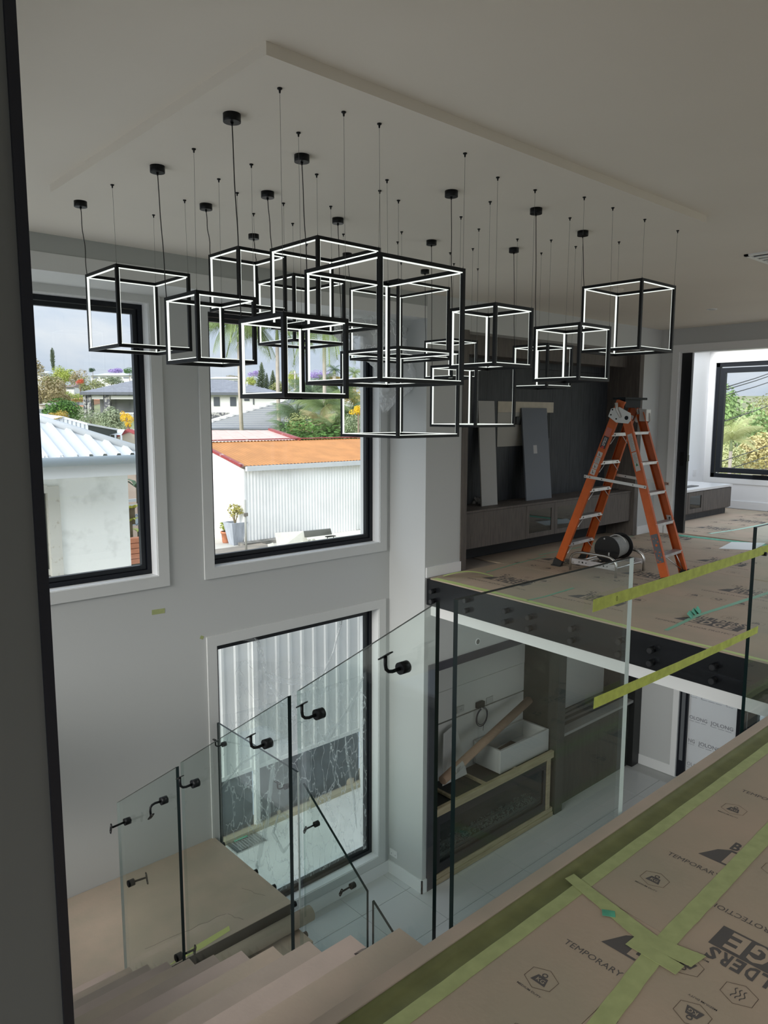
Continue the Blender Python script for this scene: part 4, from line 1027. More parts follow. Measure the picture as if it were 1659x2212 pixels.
print_sheet(sC, [(2.313, .43), (1.643, .43), (2.983, .43), (3.65, .43), (.97, .43), (2.313, -.25), (1.643, -.25)], 1.0, (-.9, 5.5, -.5, .945), .0003, u=(0, 1, 0), v=(-1, 0, 0))
# far floor: strips laid along y
polys = []
seams = [5.0, 6.22, 7.45, 8.65, 9.50]
lab = ['brown printed protection sheet along the black slab edge', 'brown printed protection sheet under the ladder feet', 'brown printed protection sheet beyond the ladder', 'brown printed protection sheet nearest the doorway']
for i in range(4):
    a, b = seams[i] + .003, seams[i + 1] - .003; ylo = 1.345 if i == 0 else -.6
    if i == 0: poly = [(sx(1.40), 1.345), (b, 1.345), (b, YT - .02), (XF + .55, YT - .02), (XF + .05, YT - .03), (sx(YT - .05, .004), YT - .05)]
    else: poly = [(a if a > 5.6 else 5.6, -.6), (b, -.6), (b, YT - .02 if i in (0,) or b > 8.9 else 5.38), (a, 5.38 if i > 0 else YT)]
    if i == 1: poly = [(6.223, 1.345), (b, 1.345), (b, 5.38), (6.223, 5.38)]
    if i == 3: poly = [(a, 1.0), (b, 1.0), (b, YT - .02), (8.95, YT - .02), (8.95, 5.38), (a, 5.38)]
    o = sheet('floor_sheet', poly, -.012, 0, lab[i])
    cells = [(seams[i] + .38 + j * .0, 4.75 - k * .98 + (.2 if i % 2 else 0)) for k in range(5) for j in (0,)]
    print_sheet(o, cells, 1.35, (a + .02 if i else 5.16, b - .01, 1.5, YT - .05), .0006)
o = sheet('floor_sheet', [(XR + .16, 2.2), (XS - .1, 2.2), (XS - .1, 5.90), (XR + .16, 5.90)], -.012, 0, 'brown printed protection sheet on the floor of the far room')
print_sheet(o, [(10.2, 4.9), (11.3, 4.9), (10.2, 3.9), (11.3, 3.9), (12.2, 4.9), (12.2, 3.9)], 1.35, (9.8, 12.9, 1.0, 5.1), .0006)
# landing lip: raised board nosing with green taped valley
tag(MB().box((XL, 1.377, -.03), (4.95, 1.425, .010), bev=.003).build('edge_board', BOARD2), 'raised brown board strip along the near landing edge', 'edge strip')
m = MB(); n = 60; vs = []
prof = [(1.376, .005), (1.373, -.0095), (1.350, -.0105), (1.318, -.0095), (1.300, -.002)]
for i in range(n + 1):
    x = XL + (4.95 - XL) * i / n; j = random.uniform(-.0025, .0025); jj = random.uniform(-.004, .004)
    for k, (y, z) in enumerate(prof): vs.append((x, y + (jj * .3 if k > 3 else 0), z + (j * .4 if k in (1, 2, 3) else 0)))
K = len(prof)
tag(m.add(vs, [(i * K + k, (i + 1) * K + k, (i + 1) * K + k + 1, i * K + k + 1) for i in range(n) for k in range(K - 1)], 0, True).build('valley_tape', mat('shaded_olive_tape', (.175, .185, .07), .7, var=.14, vs=10)), 'dark green tape pressed into the groove along the near landing edge, groove shade in its colour', 'tape')  # tape over a dark base, with the gap's shade put into its colour
o = strip('edge_tape', [(XL, 1.277, .0012), (4.95, 1.277, .0012)], .046, TAPEG, 'straight green tape along the sheet edge beside the groove of the near landing', up=(0, 1, 0), th=.0004, jit=.0012, n=60)
UX = (0, 1, 0); Z = .0016
def ftape(pts, wd, mt, label, up=None, z=Z, jit=.001, cat='tape', n=16, group=None):
    pts = [Vector((p[0], p[1], z)) for p in pts]; d = (pts[-1] - pts[0]).normalized(); up = Vector((-d.y, d.x, 0))
    return strip('floor_tape', pts, wd, mt, label, cat, up=up, th=.0004, jit=jit, n=n, group=group)
ftape([(.2, .80), (1.35, .893), (1.96, .955), (2.4, .967), (2.9, .985), (3.6, 1.0), (5.0, 1.02)], .058, TAPEG, 'long green tape over the joint of the near floor sheets', z=.0022)
ftape([(2.075, 1.335), (2.03, 1.16), (1.985, .98), (2.01, .85)], [.045, .075], TAPEG, 'short green tape crossing from the landing edge to the long tape', z=.0030)
ftape([(1.94, 1.03), (1.935, .87)], .05, TAPEG, 'torn extra piece of green tape on the crossing', z=.0036)
q = P(1315, 1975, 2, 0)
tag(MB().box((q.x - .016, q.y - .02, .0036), (q.x + .014, q.y + .02, .0046), rot=Matrix.Rotation(.6, 3, 'Z')).build('tape_scrap', TAPEE), 'tiny emerald tape scrap stuck on the crossing tape', 'tape')
# far floor tapes
ftape([(sx(4.9, .03), 4.93), (sx(4.3, .05), 4.3), (sx(3.4, .04), 3.4), (sx(2.7, .02), 2.7), (sx(1.5, .02), 1.5)], [.075, .035], mat('lime_tape', (.55, .66, .24), .6), 'pale lime tape along the top of the black slab edge', jit=.004)
ftape([(5.14, 2.565), (5.7, 2.60), (6.4, 2.56), (7.4, 2.5)], [.03, .05], mat('thin_green_tape', (.20, .45, .30), .6), 'thin emerald tape running from the slab edge across the far floor', jit=.002)
ftape([(5.80, 3.80), (5.3, 3.78), (5.1, 3.80)], [.03, .02], mat('thin_green_tape', (.20, .45, .30), .6), 'faint green tape on the far floor near the glass corner', jit=.002)
m = MB(); rr = random.Random(5); q = P(1505, 1332, 2, 0)
for k in range(4):
    a = q + Vector((rr.uniform(-.10, .10), rr.uniform(-.04, .04), 0)); hh = rr.uniform(.02, .05)
    m.add([a, a + Vector((.10, .03, 0)), a + Vector((.07, .05, hh)), a + Vector((-.02, .03, hh * .8))], [(0, 1, 2, 3)])
tag(m.build('tape_tangle', TAPEE), 'crumpled emerald tape standing up on the far floor', 'tape', kind='stuff')
ftape([(9.45, 4.62), (9.52, 3.9), (9.5, 2.2)], .13, TAPEE, 'rough emerald tape across the doorway threshold', jit=.010, n=20)
ftape([(9.9, 4.4), (10.6, 4.3), (11.6, 4.25), (12.6, 4.1)], .05, mat('pale_green_tape', (.40, .62, .50), .6), 'pale green tape on the floor of the far room', jit=.003)
ftape([(8.95, 4.98), (8.3, 5.02), (7.6, 4.97), (6.9, 5.0)], .022, mat('thin_green_tape', (.20, .45, .30), .6), 'thin emerald tape running under the media bench', jit=.004)
ftape([(5.72, 4.78), (6.3, 4.86), (6.9, 4.9)], .018, mat('thin_green_tape', (.20, .45, .30), .6), 'thin emerald tape beside the left foot of the media wall', jit=.004)
m = MB(); q = Vector((5.22, 4.90, .0)); pts = []
for i in range(13):
    a = i / 12; pts.append((q + Vector((.02 + a * .36, .02 - a * .33, .012 + .045 * math.sin(a * PI)))))
for i in range(12):
    w_ = Vector((.02, .018, 0)); m.quad(pts[i] - w_, pts[i] + w_, pts[i + 1] + w_, pts[i + 1] - w_)
tag(m.build('loose_tape', mat('lime_tape', (.55, .66, .24), .6)), 'loose curled lime tape at the corner of the far floor', 'tape')
q = P(1612, 1178, 2, 0)
tag(MB().add([(q.x - .5, q.y + .12, .003), (q.x + .1, q.y + .22, .003), (q.x + .35, q.y - .1, .003), (q.x - .3, q.y - .2, .003)], [(0, 1, 2, 3)]).build('paper_sheet', mat('white_paper', (.75, .77, .75), .7)), 'white paper sheet lying on the floor past the doorway tape', 'paper')
# wall tapes
q = P(342, 1321, 1, YW)
tag(MB().box((q.x - .055, YW - .0015, q.z - .020), (q.x + .055, YW - .0003, q.z + .020), rot=Matrix.Rotation(.03, 3, 'Y')).build('wall_tape', TAPEG), 'short green tape piece stuck on the wall below the left window', 'tape')
q = P(436, 1377, 1, YW)
tag(MB().box((q.x - .016, YW - .0015, q.z - .014), (q.x + .016, YW - .0003, q.z + .014), rot=Matrix.Rotation(.5, 3, 'Y')).build('wall_tape', TAPEG), 'tiny green tape dot by the corner of the lower window', 'tape')
q = P(450, 2035, 2, -2.1)
tag(MB().add([(1.98, 4.352, -2.0985), (2.25, 4.352, -2.0985), (2.48, 4.38, -2.0985), (2.50, 4.43, -2.0985), (2.2, 4.405, -2.0985), (1.98, 4.40, -2.0985)], [(0, 1, 2, 3, 4)]).build('landing_tape', mat('lime_tape2', (.60, .66, .20), .6)), 'yellow-green tape along the landing edge', 'tape')

# ================================================================== LOWER NICHES
t = thing('fireplace_surround', (6.3, 5.1, ZL), 'dark stone frame around the fireplace alcove', 'surround')
DKS = mat('dark_stone', (.045, .042, .055), .4, var=.15, vs=6, bump=.05)
DKM = mat('dark_green_marble', (.018, .024, .018), .3, col2=(.06, .07, .05), vs=7, contrast=(.5, .85))
m = MB().box((5.135, YT - .02, ZL), (5.225, YT + .05, -.90)); m.build('upright', DKS, t)
m = MB().box((5.225, YT - .02, -.985), (7.37, YT + .05, -.90)); m.build('lintel', DKS, t)
MB().box((7.37, YT - .02, ZL), (7.53, YT + .12, -.90)).build('upright', mat('dark_green_panel', (.038, .045, .038), .45, var=.1, vs=5, stretch=(2, 2, .3)), t)
MB().box((7.37, YT + .12, ZL), (7.40, 5.56, -.90)).build('side_cladding', DKM, t)
MB().box((5.225, YT + .05, -.985), (7.37, 5.56, -.975)).build('soffit_lining', DKS, t)
t = thing('wall_lining', (6.3, 5.53, -2.6), 'pale plaster boards on the back of the fireplace alcove with open joints', 'wall board')
for a, b, c, d in ((5.16, 7.37, -1.50, -.985), (5.16, 7.37, -1.865, -1.506), (5.16, 6.50, -2.60, -1.882), (6.504, 7.37, -2.60, -1.882)):
    MB().box((a, 5.505 + (.004 if c < -1.6 else 0), c), (b, 5.56, d)).build('wall_board', WHITEB, t)
MB().box((5.225, YT + .08, -2.60), (5.235, 5.505, -.985)).build('wall_board', WHITEB, t)
# fireplace
t = thing('fireplace', (6.3, 5.1, ZL), 'long black linear gas fireplace with glass front and crystal bed', 'fireplace')
FB = mat('firebox_black', (.010, .011, .014), .35)
fx0, fx1, fz0, fz1 = 5.29, 7.20, -3.21, -2.575
m = MB()
m.box((fx0, YT - .0, fz0), (fx1, YT + .03, fz0 + .10)); m.box((fx0, YT, fz1 - .10), (fx1, YT + .03, fz1)); m.box((fx0, YT, fz0 + .10), (fx0 + .05, YT + .03, fz1 - .10)); m.box((fx1 - .05, YT, fz0 + .10), (fx1, YT + .03, fz1 - .10))
m.build('front_frame', FB, t)
m = MB(); m.box((fx0, 5.42, fz0), (fx1, 5.44, fz1)); m.box((fx0, YT + .03, fz0), (fx1, 5.42, fz0 + .02)); m.box((fx0, YT + .03, fz1 - .01), (fx1, 5.42, fz1)); m.box((fx0, YT + .03, fz0 + .02), (fx0 + .02, 5.42, fz1 - .01)); m.box((fx1 - .02, YT + .03, fz0 + .02), (fx1, 5.42, fz1 - .01)); m.build('firebox', FB, t)
MB().box((fx0 + .05, YT + .012, fz0 + .10), (fx1 - .05, YT + .016, fz1 - .10)).build('front_glass', glass('fire_glass', (.75, .8, .78), 1.0), t)
m = MB(); m.box((fx0 + .02, YT + .05, fz0 + .10), (fx1 - .02, 5.40, fz0 + .12)); m.build('tray', mat('tray', (.03, .035, .03), .5), t)
for y in (YT + .06, YT + .2): MB().box((fx0 + .03, y, fz0 + .12), (fx1 - .03, y + .006, fz0 + .15)).build('burner_rail', STEEL, t)
m = MB(); rr = random.Random(11)
for k in range(900):
    x = rr.uniform(fx0 + .04, fx1 - .06); y = rr.uniform(YT + .07, YT + .26); s_ = rr.uniform(.004, .010); c = Vector((x, y, fz0 + .125 + rr.uniform(0, .02)))
    r3 = Matrix.Rotation(rr.uniform(0, 6), 3, Vector((rr.random(), rr.random(), rr.random() + .1)).normalized())
    vs = [c + r3 @ Vector(v_) * s_ for v_ in ((1, 0, 0), (-1, 0, 0), (0, 1, 0), (0, -1, 0), (0, 0, 1.3), (0, 0, -1.3))]
    m.add(vs, [(0, 2, 4), (2, 1, 4), (1, 3, 4), (3, 0, 4), (2, 0, 5), (1, 2, 5), (3, 1, 5), (0, 3, 5)])
tag(m.build('crystals', mat('crystal', (.55, .6, .58), .05, spec=1.0, coat=1.0), t), kind='stuff')
# timber framing round it
t = thing('stud_frame', (6.3, 5.0, ZL), 'raw pine stud frame around the black fireplace', 'timber frame')
for a, b in (((5.235, YT - .01, -2.57), (7.34, YT + .035, -2.485)), ((7.21, YT - .01, -3.21), (7.28, YT + .035, -2.57)), ((5.235, YT - .02, -3.325), (7.34, YT + .03, -3.27)), ((5.235, YT - .01, -3.268), (7.34, YT + .03, -3.215)), ((5.235, YT - .01, -3.21), (5.283, YT + .035, -2.57)),
             ((5.62, YT + .04, -2.54), (5.655, 5.50, -2.51)), ((6.12, YT + .04, -2.54), (6.155, 5.50, -2.51)), ((6.66, YT + .04, -2.54), (6.695, 5.50, -2.51))):
    MB().box(a, b, bev=.003).build('stud', PINE, t)
MB().box((5.235, YT + .036, -2.57), (7.34, 5.50, -2.545)).build('flue_board', mat('dark_flue_board', (.03, .033, .03), .6), t)
# white trough
A, B, D_ = Vector((6.40, 5.085, -2.507)), Vector((7.345, 5.085, -2.507)), .40
t = thing('white_trough', (6.87, 5.28, -2.51), 'white open rectangular trough standing on the fireplace framing', 'trough')
m = MB(); x0, x1, y0, y1, z0, z1, w_ = 6.41, 7.345, 5.09, 5.495, -2.509, -2.235, .035
WT = mat('white_cast', (.52, .53, .52), .55, bump=.03)
m.box((x0, y0, z0), (x1, y0 + w_, z1), bev=.006); m.build('front_side', WT, t)
m = MB().box((x0, y1 - w_, z0), (x1, y1, z1), bev=.006); m.build('back_side', WT, t)
m = MB().box((x0, y0 + w_, z0), (x0 + w_, y1 - w_, z1), bev=.006); m.build('end_side', WT, t)
m = MB().box((x1 - w_, y0 + w_, z0), (x1, y1 - w_, z1), bev=.006); m.build('end_side', WT, t)
m = MB().box((x0 + w_, y0 + w_, z0 + .06), (x1 - w_, y1 - w_, z0 + .08)); m.build('base', WT, t)
tag(MB().box((6.62, 5.20, -2.428), (6.98, 5.36, -2.37), rot=Matrix.Rotation(.12, 3, 'Z')).build('timber_offcut', mat('dark_timber_offcut', (.12, .09, .065), .8)), 'brown timber offcuts lying inside the white trough', 'timber offcut')
# cardboard tube leaning from lower left to the right
a = Vector((5.42, 5.16, -2.46)); b = Vector((7.12, 5.22, -1.80))
a = P(958, 1684, 1, 5.10); b = P(1143, 1512, 1, 5.30)
d = (b - a).normalized(); a = a - d * .02
m = MB().tube([a, b], .048, 28); m.sm[-1] = m.sm[-2] = False
t = m.build('cardboard_tube', CARD); tag(t, 'long brown cardboard tube leaning diagonally over the white trough', 'tube')
MB().tube([b - d * .002, b + d * .0015], .042, 20).build('tube_opening', mat('dark_bore', (.10, .07, .05), .9), t)
c1_, c2_ = a + d * .18, a + d * .34
m = MB(); u_ = d.cross(Vector((0, 1, 0))).normalized(); v_ = d.cross(u_).normalized(); n = 8
if v_.y > 0: v_ = -v_
for i in range(n):
    an0, an1 = -1.0 + 2.0 * i / n, -1.0 + 2.0 * (i + 1) / n
    q0 = (v_ * math.cos(an0) + u_ * math.sin(an0)) * .0492; q1 = (v_ * math.cos(an1) + u_ * math.sin(an1)) * .0492
    m.quad(c1_ + q0, c2_ + q0, c2_ + q1, c1_ + q1)
lbq = m.build('shipping_label', mat('label_white', (.42, .42, .40), .6), t)
m = MB()
for k in range(5):
    q0 = (v_ * math.cos(-.5 + k * .22) + u_ * math.sin(-.5 + k * .22)) * .0498; q1 = (v_ * math.cos(-.42 + k * .22) + u_ * math.sin(-.42 + k * .22)) * .0498
    m.quad(c1_ + q0 + d * .02, c1_ + q0 + d * (.05 + .012 * k), c1_ + q1 + d * (.05 + .012 * k), c1_ + q1 + d * .02)
m.build('barcode', INK, lbq)
# white card leaning in the left corner
m = [P(958, 1585, 1, 5.45), P(985, 1562, 1, 5.45), P(1009, 1672, 1, 5.20), P(956, 1698, 1, 5.18)]
n_ = (m[1] - m[0]).cross(m[3] - m[0]).normalized() * .006
tag(MB().add(m + [v_ + n_ for v_ in m], [(0, 1, 2, 3), (7, 6, 5, 4), (0, 4, 5, 1), (1, 5, 6, 2), (2, 6, 7, 3), (3, 7, 4, 0)]).build('white_card', mat('card_white', (.60, .60, .58), .6)), 'white offcut card behind the lower end of the cardboard tube', 'card')
# coil of cable and box
q = P(1035, 1521, 1, 5.50)
t = thing('cable_coil', (q.x, 5.46, q.z - .28), 'black cable coil hanging from an outlet box on the alcove wall', 'cable')
MB().box((q.x - .06, 5.46, q.z - .035), (q.x + .06, 5.505, q.z + .035), bev=.005).build('outlet_box', mat('dark_outlet', (.02, .022, .02), .5), t)
m = MB(); pts = []
for i in range(100):
    a_ = i / 99 * 3.2 * 2 * PI; r = .098 + .010 * math.sin(a_ * .37 + 1); pts.append((q.x + .02 + r * math.sin(a_) * 1.0, 5.47 + .004 * math.sin(a_ * .9), q.z - .155 + r * math.cos(a_) * 1.08))
m.tube(pts, .0035, 6); m.build('coil', mat('navy_cable', (.018, .022, .04), .5), t)
MB().tube([(q.x + .0, 5.465, q.z - .03), (q.x + .01, 5.463, q.z - .055), (q.x + .03, 5.465, q.z - .05)], .009, 8).build('cable_tie', mat('tie_white', (.5, .5, .5), .5), t)
MB().tube([(q.x + .05, 5.468, q.z - .25), (q.x + .045, 5.468, q.z - .33)], .003, 6).build('cable_tail', MATS['navy_cable'], t)
for px, lab in ((995, 'white power socket left of the cable coil in the alcove'), (1058, 'blank plate outline right of the cable coil in the alcove')):
    q = P(px, 1532 if px < 1000 else 1512, 1, 5.50)
    t = thing('wall_socket', (q.x, 5.50, q.z - .05), lab, 'socket')
    MB().box((q.x - .06, 5.497, q.z - .038), (q.x + .06, 5.5045, q.z + .038), bev=.002).build('plate', mat('socket_white', (.50, .50, .48), .5), t)
    if px < 1000:
        for s_ in (-1, 1): MB().box((q.x + s_ * .01 - .002, 5.4955, q.z - .01), (q.x + s_ * .01 + .002, 5.4975, q.z + .004), rot=Matrix.Rotation(.4 * s_, 3, 'Y')).build('pin_slot', BLACK, t)
# round hole ring on the wall above
q = P(1032, 1386, 1, YT)
t = thing('wall_grommet', (q.x, YT, q.z - .03), 'small round white wall grommet above the fireplace frame', 'grommet')
MB().tube([(q.x, YT + .002, q.z), (q.x, YT - .004, q.z)], .036, 24).build('ring', TRIM, t); MB().cyl((q.x, YT - .0035, q.z), (q.x, YT - .0050, q.z), .027, 20).build('opening', mat('hole_grey', (.20, .20, .19), .8), t)
# second niche: cabinet with shelf
t = thing('lower_cabinet', (8.5, 5.2, ZL), 'dark green-black cabinet below an open white shelf niche on the lower level', 'cabinet')
GRN = mat('dark_green_laminate', (.040, .048, .040), .5, col2=(.025, .032, .027), vs=10, stretch=(3, 3, .3))
ztop = -2.345
for a, b in ((7.53, 8.47), (8.474, 9.43)): MB().box((a, 5.09, ZL), (b, 5.11, ztop - .05)).build('door', GRN, t)
MB().box((7.53, 5.11, ZL), (9.43, 5.55, ztop - .05)).build('carcass', GRN, t)
MB().box((7.53, YT + .02, ztop - .045), (9.30, 5.18, ztop - .01)).build('front_rail', mat('pale_edge', (.30, .31, .30), .5), t)
MB().box((7.53, 5.18, ztop - .05), (9.43, 5.55, ztop - .03)).build('shelf', mat('shelf_dark', (.05, .055, .05), .4), t)
for k, (y, x0_, x1_) in enumerate(((5.25, 7.55, 8.9), (5.36, 7.55, 9.1), (5.45, 7.6, 9.2))): MB().box((x0_, y, ztop - .03), (x1_, y + .045, ztop - .022), rot=Matrix.Rotation(.03 * (k - 1), 3, 'Z')).build('batten', mat('pale_batten', (.24, .25, .24), .6), t)
tag(MB().box((7.535, 5.52, -2.37), (9.27, 5.555, -1.12)).build('niche_back', WHITEB), 'white back board of the open niche right of the fireplace', 'wall board')
tag(MB().box((7.535, 5.52, -1.115), (9.27, 5.555, -.90)).build('niche_back', WHITEB), 'upper white back board strip of the open niche under the ceiling', 'wall board')
tag(MB().box((9.275, YT + .125, ztop - .03), (9.435, 5.56, -.90)).build('tall_cabinet', mat('black_laminate', (.012, .013, .013), .45)), 'tall black cabinet block at the right end of the lower wall', 'cabinet')
tag(MB().box((9.25, YT - .0, ZL), (9.435, YT + .12, -.90)).build('cabinet_end_panel', mat('black_laminate', (.012, .013, .013), .45)), 'tall black end panel beside the lower grey wall corner', 'panel')

# cardboard roll on the lower flight
t = MB().tube([(2.0, yL - .075, -2.275 + .062), (3.12, yL - .072, -2.275 + .062)], .058, 28).build('cardboard_roll', mat('brown_roll', (.42, .35, .27), .7)); tag(t, 'brown roll of board lying on the top tread of the lower flight', 'roll')
MB().tube([(3.12, yL - .072, -2.213), (3.123, yL - .072, -2.213)], .030, 20).build('roll_core', mat('dark_bore', (.10, .07, .05), .9), t)

# ================================================================== PLASTIC FILM
def crumple(name, nx_, nz_, fn, mt, label, kind=None, par=None, cat='plastic film'):
    vs = []; fs = []
    for j in range(nz_ + 1):
        for i in range(nx_ + 1): vs.append(fn(i / nx_, j / nz_))
    for j in range(nz_):
        for i in range(nx_): a = j * (nx_ + 1) + i; fs.append((a, a + 1, a + nx_ + 2, a + nx_ + 1))
    o = MB().add(vs, fs, 0, True).build(name, mt, par)
    if par is None: tag(o, label, cat, kind=kind)
    return o
def nz(p, s, off=0): return noise.noise(Vector((p[0] * s + off, p[1] * s, p[2] * s)))
def ridge(p, s, off=0): return 1 - abs(noise.noise(Vector((p[0] * s + off, p[1] * s + off, p[2] * s)))) * 2.2
def f1(u, v):
    x = 3.16 + u * 1.68; z = -3.0 + v * 1.95 - .35 * (1 - u) * v * .0
    p = (x, z, 0); return (x, YW + .085 + .014 * nz(p, 3) + .010 * ridge((x * 1.2, z * .5, 1), 6, 3), z + .03 * nz(p, 2, 5) - (.25 * u * (1 - u) * 4 if v > .999 else 0) * .4)
FILM1 = film('clear_film', .30)
crumple('plastic_film', 70, 80, f1, FILM1, 'crumpled clear plastic film hanging over the lower window')
def f2(u, v):
    x = 3.3 + u * 1.0; z = -1.35 + v * .78 - .3 * u
    p = (x, z, 2); return (x, YW + .075 + .03 * nz(p, 4) + .012 * ridge(p, 7), z + .05 * nz(p, 3))
crumple('plastic_film', 40, 34, f2, film('clear_film_loose', .16), 'loose upper flap of clear plastic film at the top of the lower window')
# wrapped bundle in the fin corner, below the bulkhead
BUN = film('wrapped_plastic', .5, lo=.42, col=(.86, .87, .87), tr_col=(.99, .99, .99))
ctl = [(688, 800, 120, .06), (700, 795, 190, .11), (730, 800, 195, .14), (765, 815, 150, .14), (795, 850, 110, .12), (825, 862, 112, .12), (850, 850, 80, .09), (872, 836, 40, .05), (888, 832, 10, .02)]
def f3(u, v):
    k = min(len(ctl) - 2, int(v * (len(ctl) - 1))); f = v * (len(ctl) - 1) - k; A_, B_ = ctl[k], ctl[k + 1]; y_, cx_, w_, dp = [A_[i] + (B_[i] - A_[i]) * f for i in range(4)]
    c = P(cx_, y_, 1, 5.28); hw = w_ / 2 / FPX * 7.2; a = u * 2 * PI; p = (math.cos(a) * 1.2, math.sin(a) * 1.2, c.z * 3)
    j = 1 + .30 * nz(p, 1.4, 2) + .22 * ridge(p, 2.2) + .10 * ridge(p, 5, 4)
    return (c.x + hw * math.cos(a) * .85 * j, c.y + dp * math.sin(a) * j, c.z + .05 * nz(p, 2.2))
crumple('plastic_bundle', 72, 60, f3, BUN, 'bunched clear plastic hanging from the bulkhead in the window corner')

# ================================================================== OUTSIDE
def PD(px, py, D):
    """point on the sight line at forward depth D"""
    return Vector((0, 0, EYE)) + (CR * ((px - IW / 2) / FPX) + CU * (-(py - IH / 2) / FPX) + CF) * D
CLAD = mat('white_corrugated_steel', (.88, .88, .86), .5, spec=.4, var=.05, vs=1.5)
REND = mat('white_render', (.88, .89, .85), .85, col2=(.66, .67, .63), vs=5, bump=.3, bs=22, contrast=(.55, .85))
RUST = mat('orange_rust_roof', (.47, .205, .065), .7, var=.10, vs=2)
PINK = mat('faded_pink_roof', (.70, .48, .42), .7, var=.10, vs=3)
WROOF = mat('white_roof', (.60, .62, .63), .5, spec=.4, var=.03, vs=4)
REDT = mat('red_flashing', (.30, .045, .05), .5, col2=(.55, .45, .40), vs=6, contrast=(.6, .75))
GUT = mat('grey_gutter', (.40, .45, .47), .5)
# terrain
def ground_z(x, y):
    d = math.hypot(x, y); z = -2.15
    ang = math.degrees(math.atan2(y, x))
    if ang < 38: z = -3.2 if d < 30 else -3.2 + (d - 30) * .05
    elif ang < 46: z = -3.2 + (ang - 38) / 8 * 1.05
    if ang >= 38 and d > 30: z += (d - 30) * .075 * (1.0 if d < 130 else 130 / d)
    return z
m = MB(); na, nr = 40, 44; vs = []
rad = [0] * (nr + 1)
for j in range(nr + 1):
    r = 8.0 * (1.0 + j * .02) if j < 1 else 8.0 * math.exp(j / nr * 3.4); rad[j] = r
for j in range(nr + 1):
    for i in range(na + 1):
        a = R_(-75 + 215 * i / na); r = rad[j]; x, y = r * math.cos(a), r * math.sin(a)
        vs.append((x, y, ground_z(x, y) + (.6 * nz((x, y, 0), .05) if r > 40 else 0)))
fs = []
for j in range(nr):
    for i in range(na):
        a = j * (na + 1) + i; q = vs[a]
        c = [vs[k] for k in (a, a + 1, a + na + 2, a + na + 1)]
        if max(v[1] for v in c) < 7.9 and max(v[0] for v in c) < 13.6: continue
        if min(v[1] for v in c) < 7.7 and min(v[0] for v in c) < 13.4: continue
        fs.append((a, a + na + 1, a + na + 2, a + 1))
struct(m.add(vs, fs, 0, True), 'ground_hill', mat('hill_ground', (.20, .23, .10), .95, col2=(.34, .31, .20), vs=.12))
struct(MB().box((-40, 7.66, -2.3), (14.5, 26, -1.93)), 'ground_yard', mat('pale_yard', (.60, .57, .50), .9, var=.08, vs=1.2))
struct(MB().box((9.5, -30, -3.7), (45, 7.66, -3.5)), 'ground_right', mat('yard_ground', (.46, .43, .37), .9))
struct(MB().box((9.62, -2, -3.5), (14, 6.0, -3.36)), 'ground_patio', mat('white_patio', (.78, .78, .77), .7))
struct(MB().box((-30, -2.5, -3.7), (XL - .2, 7.66, -3.5)), 'ground_left', mat('pale_unseen_ground', (.66, .65, .62), .8))
struct(MB().box((-30, -40, -3.7), (9.5, -2.8, -3.5)), 'ground_rear', mat('yard_ground', (.46, .43, .37), .9))

def ribbed(mb, O, U, V, nU, lenU, lenV, pitch, depth, mi=0, shape='sine', n=6):
    """profiled sheet: ribs run along V, profile along U, depth along normal"""
    O = Vector(O); U = Vector(U).normalized(); V = Vector(V).normalized(); Nn = U.cross(V).normalized(); vs = []
    prof = []
    k = max(1, round(lenU / pitch)); pitch = lenU / k
    for i in range(k):
        if shape == 'sine':
            for q in range(n): prof.append(((i + q / n) * pitch, depth * (.5 + .5 * math.sin(2 * PI * q / n))))
        else:
            for a, b in ((0, 0), (.62, 0), (.72, 1), (.88, 1), (.98, 0)): prof.append(((i + a) * pitch, b * depth))
    prof.append((k * pitch, 0))
    for (a, b) in prof: vs += [O + U * a + Nn * b, O + U * a + Nn * b + V * lenV]
    return mb.add(vs, [(2 * i, 2 * i + 2, 2 * i + 3, 2 * i + 1) for i in range(len(prof) - 1)], mi)

# boundary fence below the windows
t = thing('boundary_fence', (5, 7.4, -3.42), 'white ribbed metal boundary fence on a dark base behind the lower window', 'fence')
for k in range(5):
    x = 1.2 + k * 1.7; m = MB(); ribbed(m, (x, 7.40, -2.66), (1, 0, 0), (0, 0, 1), 0, 1.69, 2.36, .19, .013, shape='trap'); m.build('fence_sheet', CLAD, t)
    MB().box((x - .03, 7.36, -3.42), (x + .03, 7.42, -.30)).build('fence_post', CLAD, t)
    MB().box((x + .03, 7.44, -3.42), (x + 1.67, 7.46, -2.68)).build('base_sheet', mat('dark_base_sheet', (.10, .115, .13), .6, var=.3, vs=8), t)
MB().box((1.2, 7.385, -2.70), (9.7, 7.40, -2.65)).build('fence_rail', CLAD, t)
q = P(525, 1815, 2, -3.445)
t = thing('drain_grate', (q.x, q.y, -3.45), 'small galvanised drain grate with green sticker on the path outside the lower window', 'grate')
m = MB(); m.box((q.x - .20, q.y - .20, -3.45), (q.x + .20, q.y - .17, -3.435)); m.box((q.x - .20, q.y + .17, -3.45), (q.x + .20, q.y + .20, -3.435)); m.box((q.x - .20, q.y - .17, -3.45), (q.x - .17, q.y + .17, -3.435)); m.box((q.x + .17, q.y - .17, -3.45), (q.x + .20, q.y + .17, -3.435)); m.build('grate_rim', STEEL, t)
for k in range(9): MB().box((q.x - .155 + k * .036, q.y - .17, -3.448), (q.x - .143 + k * .036, q.y + .17, -3.436)).build('grate_bar', STEEL, t)
MB().box((q.x - .1, q.y + .02, -3.4345), (q.x + .08, q.y + .13, -3.434)).build('sticker', mat('green_sticker', (.10, .45, .28), .6), t)
m = MB().box((3.0, 7.30, -3.45), (9.2, 7.39, -3.40)); tag(m.build('path_edging', mat('tan_edging', (.50, .44, .30), .8)), 'tan timber edging along the outside path', 'edging')
